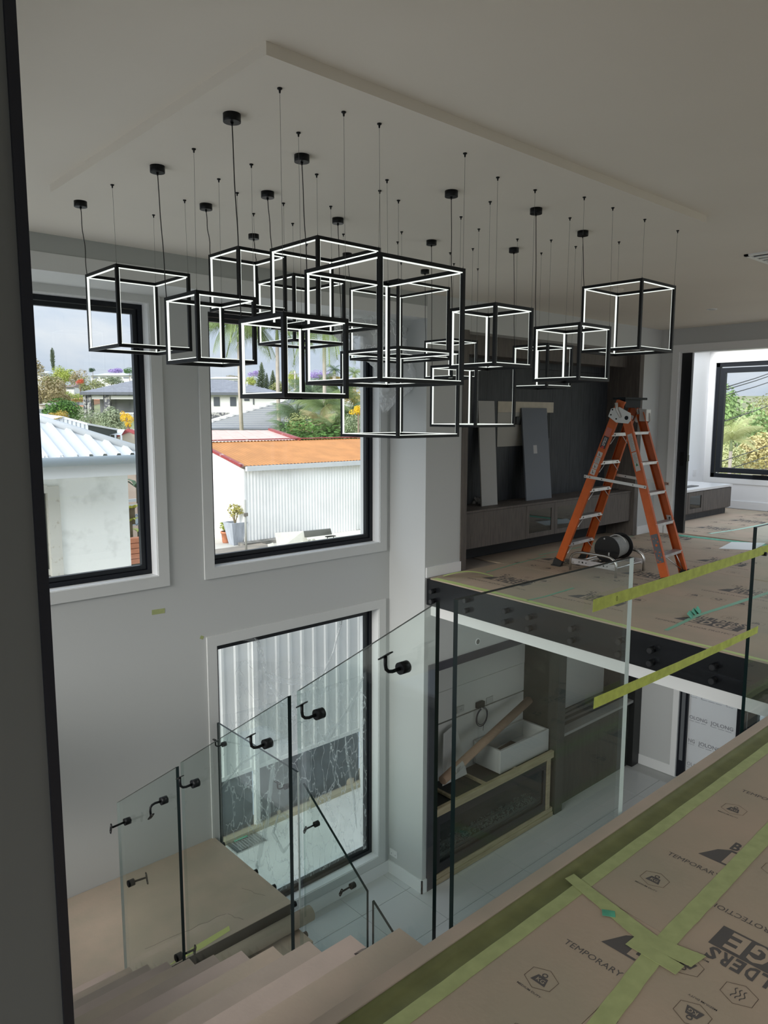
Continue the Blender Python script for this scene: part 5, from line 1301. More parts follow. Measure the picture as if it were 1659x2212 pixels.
rr = random.Random(8)
for k in range(14):
    x = rr.uniform(4.6, 8.2); y = rr.uniform(7.41, 7.58); bm = bmesh.new(); bmesh.ops.create_icosphere(bm, subdivisions=1, radius=rr.uniform(.03, .08))
    for v in bm.verts: v.co = Vector((x, y, -3.40)) + v.co * rr.uniform(.7, 1.2)
    bm.verts.index_update(); m = MB().add([v.co.copy() for v in bm.verts], [[v.index for v in f.verts] for f in bm.faces]); bm.free()
    tag(m.build('garden_stone', mat('tan_stone', (.45, .38, .28), .9)), 'tan stone in the soil strip by the boundary fence', 'stone', 'stones in the soil strip')

# ---- neighbour's white rendered house (left window)
t = thing('rendered_house', (2.0, 11, -1.93), 'neighbouring white rendered house with white corrugated hip roof, outside the left window', 'house')
hy, hx = 9.5, 4.046; ez = 1.0
m = MB(); holes(m, 1, hy, hy + .2, -6, hx, -1.93, ez - .16, [(1.9, 3.10, -.42, .66)]); m.box((hx - .2, hy + .2, -1.93), (hx, 15, ez - .16)); m.build('wall', REND, t)
m = MB(); m.box((-6, hy - .52, ez - .165), (hx + .10, hy + .1, ez - .15)); m.box((hx, hy + .1, ez - .165), (hx + .10, 15, ez - .15)); m.build('eave_lining', mat('eave_white', (.74, .75, .74), .7), t)
m = MB(); m.box((-6, hy - .53, ez - .17), (hx + .10, hy - .51, ez + .0)); m.build('barge_board', mat('eave_white', (.74, .75, .74), .7), t)
m = MB(); pts = [(-6, hy - .60, ez + .03), (hx + .12, hy - .60, ez + .03)]; m.tube(pts, .055, 12); m.tube([(hx + .12, hy - .60, ez + .03), (hx + .12, 15, ez + .03)], .055, 12); m.build('gutter', GUT, t)
sl = .42; ex = 4.13; ey = hy - .58
m = MB(); pitch = .17
k = int((ex + 8) / pitch); vs = []; fs = []
for i in range(k + 1):
    x = ex - i * pitch; L_ = min(ex - x, 3.2)
    for a, b in ((0, 0), (.30, 0), (.40, .036), (.62, .036), (.72, 0)):
        xx = x - a * pitch; Lx = min(max(ex - xx, .001), 3.2)
        vs += [(xx, ey, ez + .07 + b), (xx, ey + Lx, ez + .07 + b + sl * Lx)]
n_ = len(vs) // 2
m.add(vs, [(2 * i, 2 * i + 1, 2 * i + 3, 2 * i + 2) for i in range(n_ - 1)])
m.build('roof_sheet', WROOF, t)
m = MB(); m.add([(ex, ey, ez + .07), (ex, 15, ez + .07), (ex - 3.2, 15, ez + .07 + sl * 3.2), (ex - 3.2, ey + 3.2, ez + .07 + sl * 3.2)], [(0, 1, 2, 3)]); m.add([(ex - 3.2, ey + 3.2, ez + .07 + sl * 3.2), (-8, ey + 3.2, ez + .07 + sl * 3.2), (-8, 15.2, ez - .3), (ex - 3.2, 15.2, ez - .3)], [(0, 1, 2, 3)]); m.build('roof_back', WROOF, t)
m = MB().tube([(ex, ey, ez + .09), (ex - 3.2, ey + 3.2, ez + .10 + sl * 3.2)], .05, 8); m.build('hip_cap', WROOF, t)
MB().box((1.9, hy + .09, -.42), (3.10, hy + .11, .66)).build('window_pane', mat('dim_window', (.22, .25, .25), .15, spec=.8), t)
m = MB(); cr_ = mat('cream_frame', (.62, .61, .55), .7, col2=(.40, .36, .28), vs=14, contrast=(.6, .75))
m.box((3.02, hy - .03, -.42), (3.16, hy + .12, .70)); m.box((1.9, hy - .03, .62), (3.02, hy + .12, .72)); m.box((1.9, hy - .06, -.52), (3.2, hy + .12, -.42)); m.box((1.9, hy + .05, -.42), (3.02, hy + .1, -.34)); m.box((2.94, hy + .04, -.34), (2.99, hy + .10, .62)); m.box((2.83, hy + .05, -.34), (2.85, hy + .1, .62)); m.build('window_frame', cr_, t)
m = MB(); m.box((1.9, hy + .05, .20), (2.94, hy + .09, .23)); m.build('glazing_bar', cr_, t)

# garden seen past the corner of that house
t = thing('garden_wall', (4.9, 12.0, -1.93), 'rough stone garden wall seen past the corner of the rendered house', 'stone wall')
rr = random.Random(21)
for r in range(4):
    for c in range(7):
        z = -1.5 + r * .17; x = 4.3 + c * .27 + (r % 2) * .1; bm = bmesh.new(); bmesh.ops.create_icosphere(bm, subdivisions=1, radius=1)
        for v in bm.verts: v.co = Vector((x + v.co.x * .14, 12.0 + v.co.y * .12, z + v.co.z * .085)) + Vector((rr.uniform(-.015, .015), 0, rr.uniform(-.015, .015)))
        bm.verts.index_update(); m = MB().add([v.co.copy() for v in bm.verts], [[v.index for v in f.verts] for f in bm.faces]); bm.free(); m.build('stone', mat('grey_stone' if (r + c) % 3 else 'tan_stone2', (.30, .28, .24) if (r + c) % 3 else (.48, .40, .30), .9), t)
MB().box((4.2, 12.1, -1.93), (6.3, 12.3, -.9)).build('core', mat('dark_earth', (.08, .08, .06), .9), t)
t = thing('brick_pier', (5.0, 11.5, -1.93), 'small stack of terracotta bricks before the stone garden wall', 'bricks')
q = P(293, 1216, 1, 11.5)
for r in range(5): MB().box((q.x - .14, 11.42, q.z + r * .085), (q.x + .12, 11.55, q.z + r * .085 + .078), bev=.006).build('brick', mat('terracotta', (.55, .22, .12), .8, var=.1, vs=9), t)
MB().box((q.x - .14, 11.43, -1.93), (q.x + .12, 11.54, q.z)).build('plinth', mat('dark_earth', (.08, .08, .06), .9), t)
for (px, py, s_, lab, col) in ((280, 1128, .30, 'yellow-green strappy plant by the corner of the rendered house', (.42, .45, .08)), (303, 1150, .28, 'lime bromeliad on the stone garden wall', (.45, .55, .12)), (285, 1100, .34, 'yellowish plant beside the white garden rails', (.50, .48, .08)), (300, 1055, .55, 'dark broad-leaved plant against the pink fence', (.06, .11, .04))):
    q = P(px, py, 1, 12.0); t = thing('garden_plant', (q.x, q.y, q.z - .1), lab, 'plant'); rr = random.Random(px)
    for k in range(11):
        a = k * 2.4; d = Vector((math.cos(a), math.sin(a) * .6, 0)); L_ = s_ * rr.uniform(.7, 1.1); w_ = Vector((-d.y, d.x, 0)).normalized() * s_ * .09; pts = [q + d * L_ * u + Vector((0, 0, L_ * (1.1 * u - .9 * u * u) - .02)) for u in (0, .35, .7, 1)]
        m = MB(); m.add([pts[0] - w_ * .6, pts[0] + w_ * .6, pts[1] - w_, pts[1] + w_, pts[2] - w_ * .7, pts[2] + w_ * .7, pts[3]], [(0, 1, 3, 2), (2, 3, 5, 4), (4, 5, 6)]); m.build('leaf', mat('leaf_%d' % px, col, .6), t)
    MB().cyl(q - Vector((0, 0, .25)), q + Vector((0, 0, .02)), .05, 8).build('stem', mat('stem_brown', (.12, .09, .05), .8), t)
t = thing('garden_rail', (5.1, 12.2, -1.0), 'white horizontal rails with chain mesh beyond the rendered house', 'rail')
for py in (1080, 1092): q = P(290, py, 1, 12.6); MB().box((q.x - .6, 12.58, q.z - .03), (q.x + 1.2, 12.62, q.z + .02)).build('rail', WROOF, t)
q = P(290, 1124, 1, 12.5); m = MB(); MB().box((q.x - .5, 12.55, q.z - .10), (q.x + .8, 12.57, q.z + .10)).build('panel', mat('pale_blue_panel', (.50, .56, .62), .6), t)
for k in range(9): m.tube([(q.x - .5 + k * .14, 12.54, q.z - .1), (q.x - .36 + k * .14, 12.54, q.z + .1)], .004, 4); m.tube([(q.x - .36 + k * .14, 12.54, q.z - .1), (q.x - .5 + k * .14, 12.54, q.z + .1)], .004, 4)
tag(m.build('chain_mesh', mat('dark_wire', (.12, .14, .16), .5), t), kind='stuff')
t = thing('paling_fence', (5.6, 14, -1.93), 'pinkish timber paling fence behind the garden rails', 'fence')
for k in range(14): MB().box((4.6 + k * .22, 14.0, -1.93), (4.81 + k * .22, 14.03, .55)).build('paling', mat('pink_paling', (.62, .48, .38), .8, var=.05, vs=3), t)

# ---- orange roofed shed (centre window)
t = thing('orange_shed', (12.6, 19, -1.93), 'white corrugated shed with orange corrugated roof and white gutter, centre window', 'shed')
sx0, sy0 = 10.60, 17.33; ze = .155
m = MB(); ribbed(m, (sx0, sy0, -1.93), (1, 0, 0), (0, 0, 1), 0, 7.0, 2.05, .105, .022); m.build('wall_sheet', CLAD, t)
m = MB(); ribbed(m, (sx0, sy0 + 3.6, -1.93), (0, -1, 0), (0, 0, 1), 0, 3.6, 2.05, .105, .022); m.build('wall_sheet', CLAD, t)
MB().box((sx0 + .1, sy0 + .1, -1.93), (sx0 + 7, sy0 + 3.5, .1)).build('shed_core', CLAD, t)
MB().box((sx0 - .02, sy0 - .03, -1.93), (sx0 + .03, sy0 + .03, .12)).build('corner_trim', CLAD, t)
rs = .215; ry0 = sy0 - .10; ry1 = ry0
best = 1e9
for k in range(400):
    y = sy0 + k * .02; z = ze + .05 + rs * (y - ry0); q = P(700, 949, 1, y)
    if abs(q.z - z) < best: best = abs(q.z - z); ry1 = y
Lr = math.hypot(ry1 - ry0, rs * (ry1 - ry0))
m = MB(); ribbed(m, (sx0 - .12, ry0, ze + .05), (1, 0, 0), (0, 1, rs), 0, 6.72, Lr, .12, .020, shape='sine', n=4); m.build('roof_sheet', RUST, t)
MB().beam((sx0 - .13, ry0 - .02, ze + .07), (sx0 - .13, ry1, ze + .09 + rs * (ry1 - ry0)), .10, .07).build('verge_flashing', REDT, t)
MB().beam((sx0 + 6.62, ry0, ze + .07), (sx0 + 6.62, ry1, ze + .09 + rs * (ry1 - ry0)), .10, .06).build('verge_flashing', REDT, t)
MB().beam((sx0 - .15, ry1, ze + .10 + rs * (ry1 - ry0)), (sx0 + 6.65, ry1, ze + .10 + rs * (ry1 - ry0)), .22, .03).build('ridge_cap', REDT, t)
MB().box((sx0 - .02, ry0 - .10, ze - .08), (sx0 + 7.0, ry0 + .0, ze + .045)).build('gutter', WROOF, t)
m = MB().prism([(sy0 + .0, .12), (ry1, .12), (ry1, ze + rs * (ry1 - ry0))], 0, sx0 - .02, sx0 + .02); m.build('gable_lining', CLAD, t)
# pink roof behind
t = thing('pink_shed', (12, 26, -1.5), 'low shed with faded pink metal roof behind the orange roof', 'shed')
a = PD(440, 953, 24); b = PD(645, 951, 24); c = PD(583, 929.5, 30); d = PD(430, 929.5, 30)
m = MB(); n = 14
for i in range(n):
    p0 = a.lerp(b, i / n); p1 = a.lerp(b, (i + 1) / n); q0 = d.lerp(c, i / n); q1 = d.lerp(c, (i + 1) / n); up = Vector((0, 0, .004 * (i % 2)))
    m.quad(p0 + up, p1 + up, q1 + up, q0 + up)
m.build('roof_sheet', PINK, t)
MB().beam(b + Vector((0, 0, .04)), c + Vector((0, 0, .04)), .14, .08).build('verge_flashing', REDT, t)
MB().add([a, b, b + Vector((0, 0, -2)), a + Vector((0, 0, -2)), c, c + Vector((0, 0, -2.0))], [(0, 3, 2, 1), (1, 2, 5, 4)]).build('wall', CLAD, t)

# pots, post, boards in front of the shed
gz = -1.93
q = P(509, 1176, 2, gz)
t = thing('grey_planter', (q.x, q.y, gz), 'tall tapered grey planter with a jade plant at the shed corner', 'planter')
m = MB(); a, b, hh = .13, .24, .62
vs = [Vector((q.x + sx_ * r, q.y + sy_ * r, z)) for r, z in ((a, gz), (b, gz + hh)) for sx_, sy_ in ((-1, -1), (1, -1), (1, 1), (-1, 1))] + [Vector((q.x + sx_ * r, q.y + sy_ * r, z)) for r, z in ((b - .03, gz + hh), (b - .03, gz + hh - .06)) for sx_, sy_ in ((-1, -1), (1, -1), (1, 1), (-1, 1))]
m.add(vs, [(0, 1, 2, 3)] + [(i, (i + 1) % 4, 4 + (i + 1) % 4, 4 + i) for i in range(4)] + [(4 + i, 4 + (i + 1) % 4, 8 + (i + 1) % 4, 8 + i) for i in range(4)] + [(8 + i, 8 + (i + 1) % 4, 12 + (i + 1) % 4, 12 + i) for i in range(4)] + [(12, 13, 14, 15)])
m.build('pot', mat('grey_pot', (.42, .45, .50), .7, var=.12, vs=5, stretch=(3, 3, .4)), t)
def foliage(c, R, n, leaf, seed, flat=1.0, shell=.5):
    """leaf cards scattered through an uneven crown"""
    rr = random.Random(seed); m = MB(); blobs = [(Vector((rr.uniform(-.55, .55) * R, rr.uniform(-.55, .55) * R, rr.uniform(-.4, .45) * R * flat)), rr.uniform(.35, .6) * R) for _ in range(9)]
    for k in range(n):
        bc, br = blobs[rr.randrange(9)]
        d = Vector((rr.gauss(0, 1), rr.gauss(0, 1), rr.gauss(0, 1) + .25)).normalized(); p = Vector(c) + bc + Vector((d.x, d.y, d.z * flat)) * br * (shell + (1 - shell) * rr.random() ** .5)
        nrm = (d + Vector((rr.uniform(-.8, .8), rr.uniform(-.8, .8), rr.uniform(-.3, .9)))).normalized(); u = nrm.orthogonal().normalized(); u = Matrix.Rotation(rr.uniform(0, 6.28), 3, nrm) @ u; v = nrm.cross(u)
        s_ = leaf * rr.uniform(.6, 1.3); m.quad(p - u * s_, p - v * s_ * .55, p + u * s_, p + v * s_ * .55)
    return m
jad = mat('jade_leaf', (.40, .36, .10), .6, var=.3, vs=9)
foliage((q.x, q.y, gz + hh + .30), .26, 420, .030, 4, 1.0).build('foliage', jad, t)['kind'] = 'stuff'
for k in range(5): a_ = k * 1.25; MB().tube([(q.x, q.y, gz + hh - .05), (q.x + .07 * math.cos(a_), q.y + .07 * math.sin(a_), gz + hh + .16), (q.x + .15 * math.cos(a_), q.y + .15 * math.sin(a_), gz + hh + .34)], [.018, .013, .007], 6).build('branch', mat('jade_stem', (.35, .28, .16), .8), t)
q = P(489, 1172, 2, gz)
t = thing('terracotta_pot', (q.x, q.y, gz), 'small terracotta pot with a green succulent left of the grey planter', 'pot')
MB().tube([(q.x, q.y, gz), (q.x, q.y, gz + .03), (q.x, q.y, gz + .26), (q.x, q.y, gz + .26), (q.x, q.y, gz + .32), (q.x, q.y, gz + .32), (q.x, q.y, gz + .28)], [.10, .11, .135, .155, .155, .13, .12], 18).build('pot', MATS['terracotta'], t)
foliage((q.x, q.y, gz + .46), .20, 300, .028, 9, .9).build('foliage', mat('succulent_leaf', (.36, .42, .08), .6, var=.3, vs=9), t)['kind'] = 'stuff'
a = P(532, 1198, 2, gz - .0); b = Vector((a.x, a.y, P(529, 1080, 1, a.y).z))
t = MB().tube([a, b], .03, 8).build('standing_pipe', mat('grey_pipe', (.42, .42, .38), .6)); tag(t, 'thin grey standpipe in front of the shed corner', 'pipe')
mz = a.lerp(b, .74); MB().box((mz.x - .07, mz.y - .05, mz.z - .05), (mz.x + .05, mz.y - .02, mz.z + .04), bev=.01).build('clamp', mat('pipe_clamp', (.20, .18, .15), .6), t)
p0, p1, p2, p3 = [P(*v, 2, gz + .003) for v in ((440, 1215), (445, 1158), (530, 1178), (600, 1205))]
tag(MB().box((8.6, 15.3, gz + .002), (10.9, 17.0, gz + .05)).build('deck_slab', mat('weathered_deck', (.38, .32, .25), .85, col2=(.20, .19, .17), vs=3, stretch=(.5, 3, 1))), 'weathered brown slab in front of the potted plants', 'slab')
tag(MB().box((10.35, 17.0, gz), (13.0, 17.3, gz + .09)).build('kerb', mat('stained_kerb', (.30, .28, .25), .9, col2=(.12, .12, .11), vs=4)), 'stained dark kerb along the foot of the shed wall', 'kerb')
def flat_board(name, pts, th, mt, label, cat='board'):
    v = [P(px, py, 2, z) for px, py, z in pts]; return tag(MB().add(v + [p - Vector((0, 0, th)) for p in v], [(0, 1, 2, 3), (7, 6, 5, 4), (0, 4, 5, 1), (1, 5, 6, 2), (2, 6, 7, 3), (3, 7, 4, 0)]).build(name, mt), label, cat)
CRM = mat('cream_board', (.70, .67, .56), .7, var=.05, vs=6)
flat_board('cream_sheet', [(600, 1190, gz + .05), (594, 1151, gz + .45), (655, 1147, gz + .45), (672, 1181, gz + .05)], .03, CRM, 'large cream panel leaning low against the shed wall')
t = flat_board('lattice_panel', [(658, 1160, gz + .30), (656, 1147, gz + .50), (714, 1141, gz + .50), (717, 1153, gz + .30)], .02, mat('grey_lattice', (.22, .23, .22), .7), 'grey lattice panel behind the cream panel')
flat_board('cream_plank', [(660, 1178, gz + .10), (650, 1162, gz + .18), (795, 1142, gz + .30), (800, 1160, gz + .16)], .05, CRM, 'long cream plank lying along the shed wall')
flat_board('cream_plank', [(585, 1196, gz + .04), (578, 1176, gz + .12), (590, 1172, gz + .14), (598, 1192, gz + .05)], .05, CRM, 'short cream plank end beside the cream panel')
for k in range(4):
    flat_board('slat', [(655 + k * 9, 1178 - k * 1.2, gz + .14), (648 + k * 9, 1168 - k * 1.2, gz + .2), (652 + k * 9, 1167 - k * 1.2, gz + .22), (660 + k * 9, 1177 - k * 1.2, gz + .16)], .04, mat('slat_cream', (.60, .58, .48), .7), 'cream slat of the pallet on the plank, number %s from the left' % ['one', 'two', 'three', 'four'][k], 'slat')
q = P(714, 1168, 2, gz + .15)
t = thing('small_trestle', (q.x, q.y, gz + .1), 'small dark metal stand on the long cream plank', 'stand')
MB().box((q.x - .14, q.y - .06, gz + .26), (q.x + .14, q.y + .06, gz + .28)).build('top_plate', BLACK, t)
for k in (-1, 1): MB().tube([(q.x + k * .10, q.y, gz + .26), (q.x + k * .13, q.y, gz + .12)], .01, 5).build('leg', BLACK, t)

# ---- grey gable shed (left window, beyond white roof)
t = thing('grey_gable_shed', (3.3, 18, -1.9), 'pale grey metal gable shed behind the white corrugated roof', 'shed')
D0 = 20
a, b, c = PD(82, 916, D0), PD(135, 902, D0), PD(190, 917, D0)
m = MB(); base = -1.9
m.add([Vector((a.x, a.y, base)), a, b, c, Vector((c.x, c.y, base))], [(0, 4, 3, 2, 1)]); m.build('gable_wall', mat('pale_grey_cladding', (.52, .56, .60), .6, var=.04, vs=2), t)
dn = Vector((.55, .83, 0)) * 4
e_ = c + Vector((1.1, .75, -.18)) * 1.0
MB().add([c, e_ + Vector((0, 0, .0)), Vector((e_.x, e_.y, base)), Vector((c.x, c.y, base))], [(0, 3, 2, 1)]).build('dark_opening', mat('dark_opening', (.03, .04, .04), .8), t)
MB().beam(b + Vector((0, 0, .01)), c + Vector((0, 0, .01)), .05, .05).build('verge_flashing', WROOF, t); MB().beam(c + Vector((0, 0, .01)), e_ + Vector((0, 0, .02)), .05, .05).build('verge_flashing', WROOF, t)
MB().add([b + Vector((0, -.1, .03)), a + Vector((-.3, -.1, -.02)), a + Vector((-.6, 1.0, .12)), b + Vector((-.4, 2.2, .18))], [(0, 1, 2, 3)]).build('roof_sheet', WROOF, t)
for k in range(12):
    p = a.lerp(b, k / 6) if k <= 6 else b.lerp(c, (k - 6) / 6)
    MB().box((p.x - .012, p.y - .03, base), (p.x + .012, p.y + .0, p.z - .02)).build('rib', mat('pale_grey_cladding', (.52, .56, .60), .6), t)
# red gable shed + white awning
t = thing('red_gable_shed', (5, 19, -1.9), 'small shed with dark red gable trim behind the white corrugated roof', 'shed')
a, b, c = PD(240, 946, 22), PD(281, 930, 22), PD(325, 948, 22)
MB().add([Vector((a.x, a.y, -1.9)), a, b, c, Vector((c.x, c.y, -1.9))], [(0, 4, 3, 2, 1)]).build('gable_wall', mat('beige_cladding', (.58, .52, .42), .7), t)
MB().beam(a, b + Vector((0, 0, .02)), .10, .10).build('barge_board', REDT if 0 else mat('dark_red', (.33, .05, .06), .5), t); MB().beam(b, c, .10, .10).build('barge_board', mat('dark_red', (.33, .05, .06), .5), t)
MB().add([b, c, c + Vector((1.4, 1.8, .1)), b + Vector((1.4, 1.8, .15))], [(0, 1, 2, 3)]).build('roof_sheet', PINK, t)
t = thing('white_awning', (4, 21, 0), 'long thin white awning roof left of the red gable', 'awning'); a, b = PD(185, 936, 21), PD(262, 940, 21)
MB().add([a, b, b + Vector((.5, .9, .14)), a + Vector((.5, .9, .14))], [(0, 1, 2, 3)]).build('roof_sheet', WROOF, t)
for k in range(7): p = a.lerp(b, k / 6); MB().tube([p, Vector((p.x, p.y, -1.9))], .03, 5).build('post', WROOF, t)

# ---- big tiled-roof house
TILER = mat('slate_roof_tiles', (.235, .245, .285), .6, var=.08, vs=3)
t = thing('tiled_house', (30, 66, 0), 'large white two storey house with dark grey tiled hip roof and verandah', 'house')
Dh = 70
L0 = PD(172, 846, Dh); R0 = PD(612, 850, Dh); ez_ = (L0.z + R0.z) / 2; L0.z = R0.z = ez_
U = (R0 - L0); wid = U.length; U.normalize(); V = Vector((-U.y, U.x, 0));
if V.dot(CF) < 0: V = -V
Lr0 = L0 + U * 4.2 + V * 4.6; Rr0 = R0 - U * 6.5 + V * 4.6; rz = ez_ + 1.45
def H(u, v, z): p = L0 + U * u + V * v; return Vector((p.x, p.y, z))
m = MB(); nc = 11
for k in range(nc):
    f0, f1 = k / nc, (k + 1) / nc
    zz0, zz1 = ez_ + 1.45 * f0, ez_ + 1.45 * f1
    m.quad(H(4.2 * f0, 4.6 * f0, zz0 + .05), H(wid - 6.5 * f0, 4.6 * f0, zz0 + .05), H(wid - 6.5 * f1, 4.6 * f1, zz1), H(4.2 * f1, 4.6 * f1, zz1))
    m.quad(H(4.2 * f0, 4.6 * f0, zz0 + .05), H(4.2 * f1, 4.6 * f1, zz1), H(4.2 * f1, 9.2 - 4.6 * f1, zz1), H(4.2 * f0, 9.2 - 4.6 * f0, zz0 + .05))
    m.quad(H(wid - 6.5 * f0, 4.6 * f0, zz0 + .05), H(wid - 6.5 * f0, 9.2 - 4.6 * f0, zz0 + .05), H(wid - 6.5 * f1, 9.2 - 4.6 * f1, zz1), H(wid - 6.5 * f1, 4.6 * f1, zz1))
    m.quad(H(4.2 * f0, 4.6 * f0, zz0), H(wid - 6.5 * f0, 4.6 * f0, zz0), H(wid - 6.5 * f0, 4.6 * f0, zz0 + .05), H(4.2 * f0, 4.6 * f0, zz0 + .05))
m.build('roof', TILER, t)
MB().add([H(0, 0, ez_ - .22), H(wid, 0, ez_ - .22), H(wid, 0, ez_ + .03), H(0, 0, ez_ + .03), H(0, 9, ez_ - .22), H(0, 9, ez_ + .03), H(wid, 9, ez_ - .22), H(wid, 9, ez_ + .03)], [(0, 1, 2, 3), (4, 0, 3, 5), (1, 6, 7, 2), (0, 4, 6, 1)]).build('gutter', mat('dark_gutter', (.10, .11, .13), .5), t)
def hbox(mb, u0, u1, v0, v1, z0, z1): 
    vs = [H(u, v, z) for z in (z0, z1) for u, v in ((u0, v0), (u1, v0), (u1, v1), (u0, v1))]
    return mb.add(vs, [(0, 3, 2, 1), (4, 5, 6, 7), (0, 1, 5, 4), (1, 2, 6, 5), (2, 3, 7, 6), (3, 0, 4, 7)])
us = lambda px: (px - 172) / 440 * wid * 1.0
WHT = mat('house_white', (.80, .80, .80), .8)
hbox(MB(), us(440), wid - .8, .8, 8, -2, ez_ - .2).build('wall', WHT, t)
hbox(MB(), .8, us(440), 2.8, 8, -2, ez_ - .2).build('verandah_wall', mat('verandah_grey', (.38, .39, .42), .8), t)
hbox(MB(), us(286), us(300), 2.7, 2.8, ez_ - 2.6, ez_ - .7).build('dark_door', BLACK, t)
for a, b in ((174, 180), (182, 191), (219, 232)): hbox(MB(), us(a), us(b), .5, 1.2, ez_ - 3.0, ez_ - .25).build('brick_column', mat('mottled_brick', (.10, .10, .12), .8, col2=(.45, .44, .42), vs=3.5, contrast=(.47, .53)), t)
for a, b in ((183, 217), (233, 300)): hbox(MB(), us(a), us(b), .6, .9, ez_ - .62, ez_ - .28).build('rolled_blind', WHT, t)
hbox(MB(), us(174), us(440), .5, .9, ez_ - 3.2, ez_ - 2.75).build('deck_edge', WHT, t)
hbox(MB(), us(192), us(218), .6, .7, ez_ - 2.7, ez_ - 1.9).build('balustrade_panel', mat('deck_panel', (.48, .47, .44), .7), t)
for k in range(26): hbox(MB(), us(256 + k * 2.2), us(256.9 + k * 2.2), .6, .66, ez_ - 2.7, ez_ - 1.95).build('baluster', WHT, t)
hbox(MB(), us(252), us(314), .58, .68, ez_ - 1.98, ez_ - 1.88).build('handrail', WHT, t)
for a, b in ((457, 470), (493, 506)): hbox(MB(), us(a), us(b), .74, .82, ez_ - 1.25, ez_ - .40).build('house_window', mat('dark_pane', (.08, .09, .11), .2), t)
hbox(MB(), us(524), us(535), .74, .82, ez_ - .75, ez_ - .55).build('house_window', mat('dark_pane', (.08, .09, .11), .2), t)
hbox(MB(), us(543), us(545), .70, .80, ez_ - 1.1, ez_ - .3).build('downpipe', mat('dark_gutter', (.10, .11, .13), .5), t)
hbox(MB(), us(450), us(490), .74, .82, ez_ - 2.5, ez_ - 1.85).build('breeze_screen', mat('mottled_brick', (.10, .10, .12), .8), t)
q = PD(534, 835, Dh + 2); MB().tube([q, q + Vector((0, 0, .45))], .05, 6).build('vent_pipe', WHT, t)
# ---- dark corrugated gable building
t = thing('dark_roof_building', (28, 55, 0), 'building with wide dark corrugated roof and white barge line, behind the thin palm trunk', 'building')
Dg = 56; a = PD(450, 911, Dg); b = PD(622, 861, Dg); c = PD(690, 880, Dg + 6)
m = MB(); n = 22
m.add([PD(446, 928, Dg - 2), PD(700, 928, Dg - 2), c, b, a], [(0, 1, 2, 3, 4)]); m.build('roof_sheet', mat('dark_grey_roof', (.20, .21, .235), .6), t)
m = MB()
for k in range(15):
    y = 926 - k * 4.2; xl = 450 + max(0, (911 - y)) / 50 * 172; 
    if xl > 600: break
    p = PD(xl + 3, y, Dg - 2.2); q = PD(685, y + .5, Dg - 2.2); m.beam(p, q, .05, .07)
tag(m.build('roof_ribs', mat('pale_rib', (.42, .43, .46), .6), t), kind='stuff')
MB().beam(a, b, .3, .24).build('barge_board', WHT, t)
MB().beam(PD(446, 927, Dg - 2.3), PD(700, 929, Dg - 2.3), .3, .12).build('gutter', mat('dark_gutter', (.10, .11, .13), .5), t)
MB().add([PD(446, 928, Dg - 1.9), PD(700, 928, Dg - 1.9), PD(700, 960, Dg - 1.9), PD(446, 960, Dg - 1.9)], [(0, 3, 2, 1)]).build('wall', WHT, t)
# ---- far roofs
def far_house(px0, px1, pyr, pye, pyb, D, roofm, label, wallm=WHT):
    t = thing('distant_house', PD((px0 + px1) / 2, pyb, D), label, 'house'); a, b = PD(px0, pye, D), PD(px1, pye, D); dd = Vector((CF.x, CF.y, 0)).normalized() * 7; rh = PD(px0, pyr, D).z - PD(px0, pye, D).z
    u = (b - a) * .22; r0 = a + u + dd * .5 + Vector((0, 0, rh)); r1 = b - u + dd * .5 + Vector((0, 0, rh))
    MB().add([a, b, b + dd, a + dd, r0, r1], [(0, 1, 5, 4), (1, 2, 5), (2, 3, 4, 5), (3, 0, 4)]).build('roof', roofm, t)
    e_ = (b - a) * .04; zb = PD(px0, pyb, D).z - 3.5; lo = lambda p: Vector((p.x, p.y, zb)); p = [a + e_ + dd * .08, b - e_ + dd * .08, b - e_ + dd * .9, a + e_ + dd * .9]
    MB().add(p + [lo(x) for x in p], [(0, 4, 5, 1), (1, 5, 6, 2), (2, 6, 7, 3), (3, 7, 4, 0)]).build('wall', wallm, t)
    n = max(2, int((px1 - px0) / 16))
    for k in range(n):
        c_ = p[0].lerp(p[1], (k + .5) / n); w_ = (p[1] - p[0]).normalized() * .55; hh = (a.z - zb - 3.5) * .2; zc = (a.z + zb + 3.5) / 2
        o = -dd.normalized() * .05; MB().add([Vector((x.x, x.y, z)) + o for x, z in ((c_ - w_, zc - hh), (c_ + w_, zc - hh), (c_ + w_, zc + hh), (c_ - w_, zc + hh))], [(0, 1, 2, 3)]).build('house_window', mat('far_window', (.25, .28, .32), .3), t)
far_house(190, 300, 804, 811, 820, 150, WROOF, 'long white roofed house on the hill beyond the left window')
far_house(440, 520, 812, 818, 830, 140, WROOF, 'white roofed house on the hill at the left of the centre window')
far_house(655, 726, 819, 826, 842, 130, WROOF, 'white roofed house on the hill under the purple jacaranda')
far_house(632, 652, 823, 827, 845, 120, WROOF, 'small white house on the hill left of the jacaranda')
far_house(740, 800, 848, 853, 866, 90, WROOF, 'low white roofed house behind the palms at the right of the centre window')
far_house(132, 157, 826, 836, 842, 105, mat('brown_roof', (.22, .17, .15), .8), 'small brown roofed hut among the trees on the left hill')
far_house(148, 180, 856, 863, 880, 85, mat('orange_tile_roof', (.62, .27, .16), .8), 'orange roofed house left of the verandah', mat('orange_wall', (.60, .33, .22), .8))
far_house(76, 96, 800, 806, 815, 140, WROOF, 'white house at the far left edge of the hill')
far_house(76, 92, 868, 874, 905, 60, mat('pale_brick_house', (.60, .55, .50), .8), 'pale brick house at the far left edge behind the round tree', mat('pale_brick_house', (.60, .55, .50), .8))

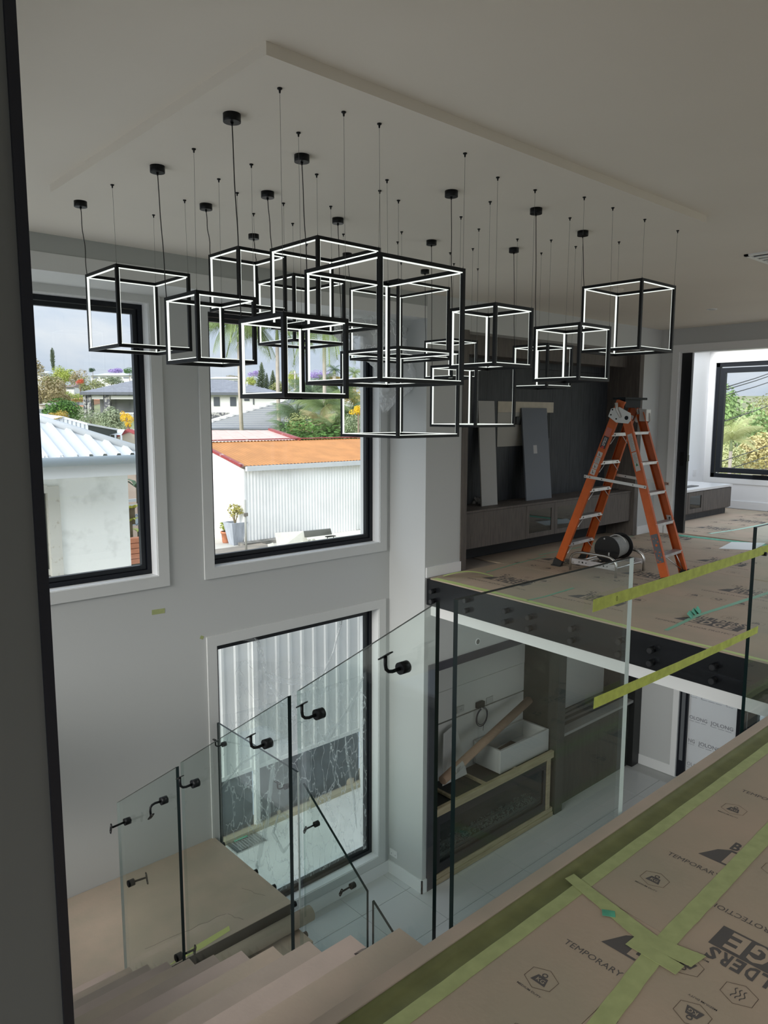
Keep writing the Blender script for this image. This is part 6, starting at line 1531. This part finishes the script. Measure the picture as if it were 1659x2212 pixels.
# ---- trees
LEAFM = {}
def leafmat(nm, a, b): return mat('leaves_' + nm, a, .75, spec=.15, col2=b, vs=1.1, contrast=(.3, .7))
_fol = {}
BARK = mat('bark', (.22, .17, .12), .9, var=.2, vs=4); PBARK = mat('pale_bark', (.48, .42, .36), .8, var=.1, vs=3)
def tree(name, px, pyt, pyb, wpx, D, lm, label, cat='tree', group=None, seed=0, dens=1.0, base=None):
    """broad-leaved tree: crown between pixel rows pyt and pyb, wpx wide"""
    top = PD(px, pyt, D); bot = PD(px, pyb, D); c = (top + bot) / 2; R = wpx / FPX * D / 2; Hh = (top.z - bot.z) / 2
    gz_ = max(ground_z(c.x, c.y) - .3, -3.6) if base is None else base
    gz_ = min(gz_, bot.z - .2)
    t = thing(name, (c.x, c.y, gz_), label, cat, group)
    key = (lm.name, seed % 3, dens)
    if key not in _fol:
        mb = foliage((0, 0, 0), 1.0, int(1500 * dens), .075 if dens <= 1 else .055, seed % 3 + 31, 1.0, .6)
        # dark inner masses so the crown is not see-through
        rr = random.Random(seed)
        me = bpy.data.meshes.new('foliage'); me.from_pydata(mb.v, [], mb.f); me.materials.append(lm); _fol[key] = me
    o = bpy.data.objects.new('foliage', _fol[key]); C.objects.link(o); o.parent = t; o.location = c - Vector((c.x, c.y, gz_)); o.scale = (R / .95, R / .95, Hh / .95); o.rotation_euler = (0, 0, seed * 1.3); o['kind'] = 'stuff'
    w_ = max(.08, R * .07)
    MB().tube([(c.x, c.y, gz_), (c.x + R * .05, c.y, (gz_ + c.z) / 2), (c.x, c.y, c.z)], [w_, w_ * .8, w_ * .4], 6).build('trunk', BARK, t)
    return t
G1_ = leafmat('olive', (.20, .24, .07), (.36, .36, .16)); G2_ = leafmat('deep', (.045, .12, .03), (.14, .27, .06)); G3_ = leafmat('lime', (.34, .42, .07), (.50, .52, .14)); G4_ = leafmat('grey', (.20, .26, .14), (.36, .40, .26))
G5_ = leafmat('tan', (.32, .26, .14), (.46, .38, .22)); GP = leafmat('purple', (.38, .26, .58), (.55, .42, .72)); GR = leafmat('red', (.60, .10, .06), (.72, .22, .12)); GY = leafmat('yellow', (.78, .50, .02), (.88, .62, .05)); GO_ = leafmat('amber', (.48, .34, .08), (.58, .44, .12)); GD = leafmat('dark', (.04, .08, .05), (.10, .16, .08))
tree('hill_tree', 84, 800, 880, 110, 70, G5_, 'big brownish tree with pale branches at the left edge of the left window', seed=1, dens=1.6)
tree('hill_tree', 72, 772, 815, 60, 95, G5_, 'pale tan gum tree at the upper left edge of the left window', seed=2)
tree('hill_tree', 137, 786, 836, 62, 100, G3_, 'bright lime green domed tree on the hill in the left window', seed=3, dens=1.6)
tree('hill_tree', 172, 797, 838, 38, 98, G5_, 'tan-green tree right of the lime domed tree', seed=4)
tree('hill_tree', 110, 806, 850, 70, 92, G1_, 'olive tree below the lime domed tree', seed=5, dens=1.6)
tree('hill_tree', 172, 817, 831, 15, 88, GR, 'small tree covered in red flowers on the left hill', seed=6)
tree('hill_tree', 200, 812, 852, 60, 95, G1_, 'olive tree behind the verandah roof', seed=7, dens=1.6)
tree('hill_tree', 240, 812, 835, 60, 110, G4_, 'grey-green tree over the tiled roof', seed=8)
tree('hill_tree', 150, 838, 872, 60, 80, G3_, 'yellow-green tree above the orange roof', seed=9, dens=1.6)
tree('hill_tree', 118, 830, 875, 60, 78, G5_, 'dry brown tree left of the orange roof', seed=10, dens=1.6)
tree('hill_tree', 200, 794, 806, 18, 150, GD, 'small dark tree on the skyline of the left window', seed=11)
tree('jacaranda_tree', 248, 793, 808, 38, 155, GP, 'purple jacaranda on the skyline of the left window', seed=12)
tree('hill_tree', 279, 793, 810, 24, 150, G2_, 'round green tree on the skyline at the right of the left window', seed=13)
tree('round_tree', 128, 858, 918, 104, 34, G2_, 'large round deep green tree behind the grey gable shed', seed=14, dens=2.4)
tree('round_tree', 128, 884, 918, 56, 31, GO_, 'amber-green bush in front of the large round tree', seed=15, dens=1.6)
tree('round_tree', 196, 882, 925, 60, 30, G4_, 'grey-green bush between the round tree and the verandah', seed=16, dens=1.6)
tree('round_tree', 243, 876, 945, 70, 26, G4_, 'tall grey-green shrub below the verandah', seed=17, dens=2.4)
tree('flowering_tree', 274, 886, 916, 26, 25, GY, 'shrub with bright yellow flowers below the verandah', seed=18)
tree('flowering_tree', 277, 908, 925, 14, 25, GY, 'lower yellow flower cluster below the verandah', seed=19)
tree('hill_tree', 545, 812, 840, 34, 110, G3_, 'lime bush left of the pines', seed=20)
tree('jacaranda_tree', 547, 798, 816, 22, 150, GP, 'small purple jacaranda left of the pines', seed=21)
tree('jacaranda_tree', 690, 799, 822, 56, 130, GP, 'wide purple jacaranda on the skyline of the centre window', seed=22, dens=1.6)
tree('hill_tree', 718, 812, 822, 44, 128, GO_, 'amber tree under the wide jacaranda', seed=23)
tree('hill_tree', 637, 797, 842, 36, 105, G3_, 'yellow-green tree left of the wide jacaranda', seed=24, dens=1.6)
tree('hill_tree', 500, 810, 820, 30, 160, G5_, 'low tan tree on the skyline above the tiled roof', seed=25)
tree('hill_tree', 607, 822, 862, 60, 85, G1_, 'olive bush right of the tiled roof hip', seed=26, dens=1.6)
tree('hill_tree', 660, 838, 880, 80, 75, G4_, 'grey-green bush behind the palm thicket', seed=27, dens=1.6)
tree('hill_tree', 765, 836, 880, 60, 60, GO_, 'yellowish bush behind the palms at the right', seed=28, dens=1.6)
tree('flowering_tree', 774, 874, 902, 36, 30, GY, 'shrub with large golden flowers at the right of the centre window', seed=29)
tree('round_tree', 775, 858, 960, 70, 33, G4_, 'grey-green shrub behind the golden flowers', seed=30, dens=1.6)
tree('round_tree', 700, 905, 965, 200, 36, G2_, 'dark green undergrowth below the palm thicket', seed=31, dens=2.4)
tree('round_tree', 640, 890, 960, 90, 38, G1_, 'olive undergrowth at the left of the palm thicket', seed=32, dens=1.6)
# right window trees
tree('big_tree', 1590, 818, 1000, 150, 30, leafmat('fresh', (.20, .34, .10), (.44, .56, .26)), 'big fresh green tree filling the left of the far room window', seed=33, dens=2.4, base=-3.6)
tree('big_tree', 1660, 850, 1010, 110, 34, leafmat('mixed', (.28, .33, .14), (.56, .50, .26)), 'paler green tree at the right of the far room window', seed=34, dens=2.4, base=-3.6)
tree('big_tree', 1650, 930, 1035, 120, 24, leafmat('straw', (.55, .48, .18), (.68, .58, .30)), 'straw yellow shrub at the bottom right of the far room window', seed=35, dens=2.4, base=-3.6)
tree('big_tree', 1570, 945, 1040, 90, 23, leafmat('yellowgreen', (.46, .50, .20), (.64, .62, .36)), 'yellow-green shrub at the bottom left of the far room window', seed=36, dens=2.4, base=-3.6)
tree('big_tree', 1700, 820, 1000, 90, 45, G1_, 'olive tree beyond the right edge of the far room window', seed=37, dens=1.6, base=-3.6)
def conifer(px, pyt, pyb, wpx, D, label, narrow=False, seed=0):
    top = PD(px, pyt, D); bot = PD(px, pyb, D); t = thing('pine_tree', (bot.x, bot.y, bot.z - 3), label, 'tree'); rr = random.Random(seed); W_ = wpx / FPX * D / 2; Hh = top.z - bot.z; m = MB(); n = 26
    for k in range(n):
        f = k / n; r = W_ * ((1 - f) ** .8 if not narrow else (.6 + .4 * math.sin(f * PI)) * (1 if f < .9 else .5)); z = bot.z + Hh * f
        for j in range(9):
            a = j * .7 + k * 1.1 + rr.uniform(-.2, .2); d = Vector((math.cos(a), math.sin(a), 0)); w_ = Vector((-d.y, d.x, 0)) * r * .16; L_ = r * rr.uniform(.7, 1.05); p = Vector((bot.x, bot.y, z))
            up = Vector((0, 0, Hh * .03)); m.add([p, p + d * L_ * .6 + w_ + up, p + d * L_ + up * 1.6, p + d * L_ * .6 - w_ + up, p + d * L_ * .6 + up - Vector((0, 0, Hh * .025))], [(0, 1, 2, 3), (0, 4, 2)])
    m.build('foliage', leafmat('pine', (.10, .15, .06), (.20, .25, .12)), t)['kind'] = 'stuff'
    MB().tube([(bot.x, bot.y, bot.z - 3), top], [W_ * .12, W_ * .02], 6).build('trunk', BARK, t)
conifer(566, 783, 850, 46, 95, 'taller dark Norfolk pine right of the tiled roof', seed=1)
conifer(590, 800, 850, 36, 92, 'shorter dark Norfolk pine right of the taller one', seed=2)
conifer(577, 806, 850, 24, 96, 'small pine between the two Norfolk pines', seed=4)
conifer(115, 752, 800, 13, 130, 'thin column-shaped pine on the skyline of the left window', narrow=True, seed=3)
# palms: every frond is its own part
def frond_mesh(L_, droop, seed, lm, w0=.42):
    rr = random.Random(seed); m = MB(); pts = []
    for i in range(15):
        u = i / 14; pts.append(Vector((L_ * (u - .12 * u * u * droop), 0, L_ * (.42 * u - (.42 + .45 * droop) * u * u))))
    for i in range(14):
        a = pts[i]; b = pts[i + 1]; m.quad(a + Vector((0, .012, 0)) * L_, a - Vector((0, .012, 0)) * L_, b - Vector((0, .008, 0)) * L_, b + Vector((0, .008, 0)) * L_)
    for i in range(1, 36):
        u = i / 36; k = min(13, int(u * 14)); a = pts[k].lerp(pts[k + 1], u * 14 - k); d = (pts[k + 1] - pts[k]).normalized(); ll = L_ * w0 * (math.sin(PI * min(1, u * .85 + .12)) ** .6) * rr.uniform(.8, 1.1)
        for s_ in (-1, 1):
            side = Vector((0, s_, 0)) * .75 + d * .55 + Vector((0, 0, -.35 - .35 * droop)); side.normalize(); tip = a + side * ll + Vector((0, 0, -.12 * ll)); w_ = d * L_ * .0066
            m.quad(a - w_, a + w_, a + side * ll * .6 + w_ * .8, a + side * ll * .6 - w_ * .8); m.add([a + side * ll * .6 + w_ * .8, a + side * ll * .6 - w_ * .8, tip], [(0, 1, 2)])
    me = bpy.data.meshes.new('frond'); me.from_pydata(m.v, [], m.f); me.materials.append(lm); return me
PL1 = leafmat('palm', (.09, .15, .045), (.33, .40, .17)); PL2 = leafmat('palm_grey', (.08, .14, .07), (.28, .36, .20)); PL3 = leafmat('palm_dry', (.42, .36, .18), (.52, .46, .26))
FR = {}
def palm(px, pyc, D, span, label, lm=PL1, n=15, trunk=True, base=None, droop=1.0, seed=0, group=None):
    c = PD(px, pyc, D); gz_ = base if base is not None else ground_z(c.x, c.y) - .5; t = thing('palm_tree', (c.x, c.y, gz_), label, 'palm', group); L_ = span / FPX * D / 2 * 1.15; rr = random.Random(seed)
    for k in range(n):
        key = (lm.name, k % 3, droop)
        if key not in FR: FR[key] = frond_mesh(1.0, droop * (.7 + .3 * (k % 3)), k, lm)
        o = bpy.data.objects.new('frond', FR[key]); C.objects.link(o); o.parent = t; o.location = c - Vector((c.x, c.y, gz_)); s_ = L_ * rr.uniform(.85, 1.1); o.scale = (s_, s_, s_); el = rr.uniform(-.75, .35) if k % 3 else rr.uniform(-1.1, -.6)
        if 18 < n < 22: el = rr.uniform(-1.2, .1)
        o.rotation_euler = (rr.uniform(-.2, .2), el, k * 2.39996 + rr.uniform(-.2, .2))
    tw = .0026 * D
    MB().tube([(c.x + .1, c.y, gz_), (c.x, c.y, (c.z + gz_) / 2), c - Vector((0, 0, L_ * .3))], [tw * 1.15, tw, tw * .9], 8).build('trunk', PBARK, t)
    MB().tube([c - Vector((0, 0, L_ * .35)), c + Vector((0, 0, L_ * .02))], [tw * 1.0, tw * .5], 8).build('crownshaft', mat('crownshaft', (.30, .36, .18), .6), t)
palm(515, 702, 48, 178, 'tall thin palm whose crown shows left of the low centre cubes', seed=1, n=24)
palm(598, 700, 47, 178, 'tall palm second from the left, crown behind the cube cluster', seed=2, n=24)
palm(700, 704, 46, 178, 'tall palm at the right, crown behind the biggest cube', seed=3, n=24)
palm(722, 800, 120, 36, 'tiny distant palm on the skyline right of the jacaranda', lm=GD, seed=4, n=11)
palm(765, 806, 100, 44, 'small distant palm near the right edge of the centre window', seed=5, n=11)
for i, (px, py, D, sp, lm, lab) in enumerate(((640, 905, 42, 110, PL2, 'grey-green bushy palm at the left of the thicket'), (700, 880, 40, 130, PL1, 'bushy palm in the middle of the thicket'), (755, 900, 41, 120, PL2, 'bushy palm at the right of the thicket'),
     (675, 850, 50, 130, PL2, 'taller palm at the back of the thicket'), (735, 855, 52, 110, PL1, 'taller yellowish palm at the back right of the thicket'), (720, 935, 36, 110, PL1, 'low palm in front of the thicket'), (620, 930, 38, 80, PL2, 'low palm at the lower left of the thicket'), (690, 915, 39, 90, PL3, 'drier brownish palm inside the thicket'))):
    palm(px, py, D, sp, lab, lm=lm, n=20, droop=.9, seed=10 + i)
palm(1580, 950, 20, 120, 'yellow-green palm at the bottom of the far room window', lm=leafmat('palm_lime', (.46, .52, .20), (.64, .62, .36)), n=20, seed=30, base=-3.6, droop=.8)
# power poles and lines seen from the far room
t = thing('power_lines', (24, 10, -3.6), 'dark overhead power lines crossing the view of the far room window', 'power line')
for k, (y0_, y1_) in enumerate(((835, 808), (838, 812), (905, 872), (845, 822), (985, 955), (1005, 975))):
    a = PD(1500, y0_ + 22 + k * 2, 14.5 + k * .6); b = PD(1720, y1_ - 22 + k * 2, 22 + k * .6); MB().tube([a, (a + b) / 2 - Vector((0, 0, .03)), b], .012, 5).build('cable', mat('line_dark', (.05, .05, .05), .6), t)
q = PD(637, 812, 100)
t = thing('power_pole', (q.x, q.y, q.z - 6), 'pale power pole in front of the yellow-green tree', 'pole')
MB().tube([q + Vector((0, 0, -6)), q + Vector((0, 0, .6))], .12, 6).build('pole', mat('pole_pale', (.55, .50, .42), .8), t); MB().box((q.x - .8, q.y - .06, q.z + .2), (q.x + .8, q.y + .06, q.z + .32)).build('crossarm', mat('pole_pale', (.55, .50, .42), .8), t)
q = PD(766, 800, 110); t = thing('tv_antenna', (q.x, q.y, q.z - 3), 'thin television antenna on the skyline at the right of the centre window', 'antenna')
MB().tube([q + Vector((0, 0, -3)), q + Vector((0, 0, .6))], .04, 5).build('mast', STEEL, t)
for k in range(4): MB().tube([q + Vector((-.8, 0, k * .16)), q + Vector((.8, 0, k * .16))], .02, 4).build('element', STEEL, t)

# folded edges of the clear film on the lower window
FOLD = film('film_fold', .55, lo=.30)
fold_par = C.objects['plastic_film']
rr = random.Random(4)
for pts, wd in (([(480, 1388), (520, 1380), (556, 1384), (566, 1420), (574, 1455)], .035), ([(572, 1452), (605, 1470), (650, 1474), (684, 1482)], .055), ([(576, 1470), (600, 1500), (622, 1520), (640, 1545)], .05), ([(784, 1462), (770, 1500), (742, 1545), (708, 1600), (694, 1588)], .05), ([(700, 1600), (712, 1572), (722, 1560)], .07),
                ([(745, 1590), (752, 1650), (764, 1720), (770, 1790)], .028), ([(594, 1640), (584, 1700), (578, 1770), (560, 1850), (552, 1890)], .05), ([(478, 1700), (520, 1650), (560, 1625)], .02), ([(600, 1760), (590, 1800), (612, 1840), (630, 1815)], .03), ([(690, 1470), (720, 1410), (738, 1340)], .022), ([(600, 1545), (650, 1560), (700, 1545)], .018), ([(480, 1600), (540, 1612), (600, 1598)], .014)):
    q = [P(x_, y_, 1, YW + .075) for x_, y_ in pts]; ce = []
    for i in range(len(q) - 1):
        for k in range(6): ce.append(q[i].lerp(q[i + 1], k / 6))
    ce.append(q[-1]); vs = []; n = len(ce)
    for i, p in enumerate(ce):
        d = (ce[min(i + 1, n - 1)] - ce[max(i - 1, 0)]).normalized(); sd_ = Vector((-d.z, 0, d.x)); ta = min(1, (i + 1) / 4, (n - i) / 4)
        for k in range(5):
            a_ = (k - 2) / 2; vs.append(p + sd_ * a_ * wd * .5 * ta * rr.uniform(.7, 1.25) + Vector((0, -.012 * (k % 2) + rr.uniform(-.006, .006), 0)))
    MB().add(vs, [(i * 5 + k, (i + 1) * 5 + k, (i + 1) * 5 + k + 1, i * 5 + k + 1) for i in range(n - 1) for k in range(4)], 0, True).build('film_fold', FOLD, fold_par)
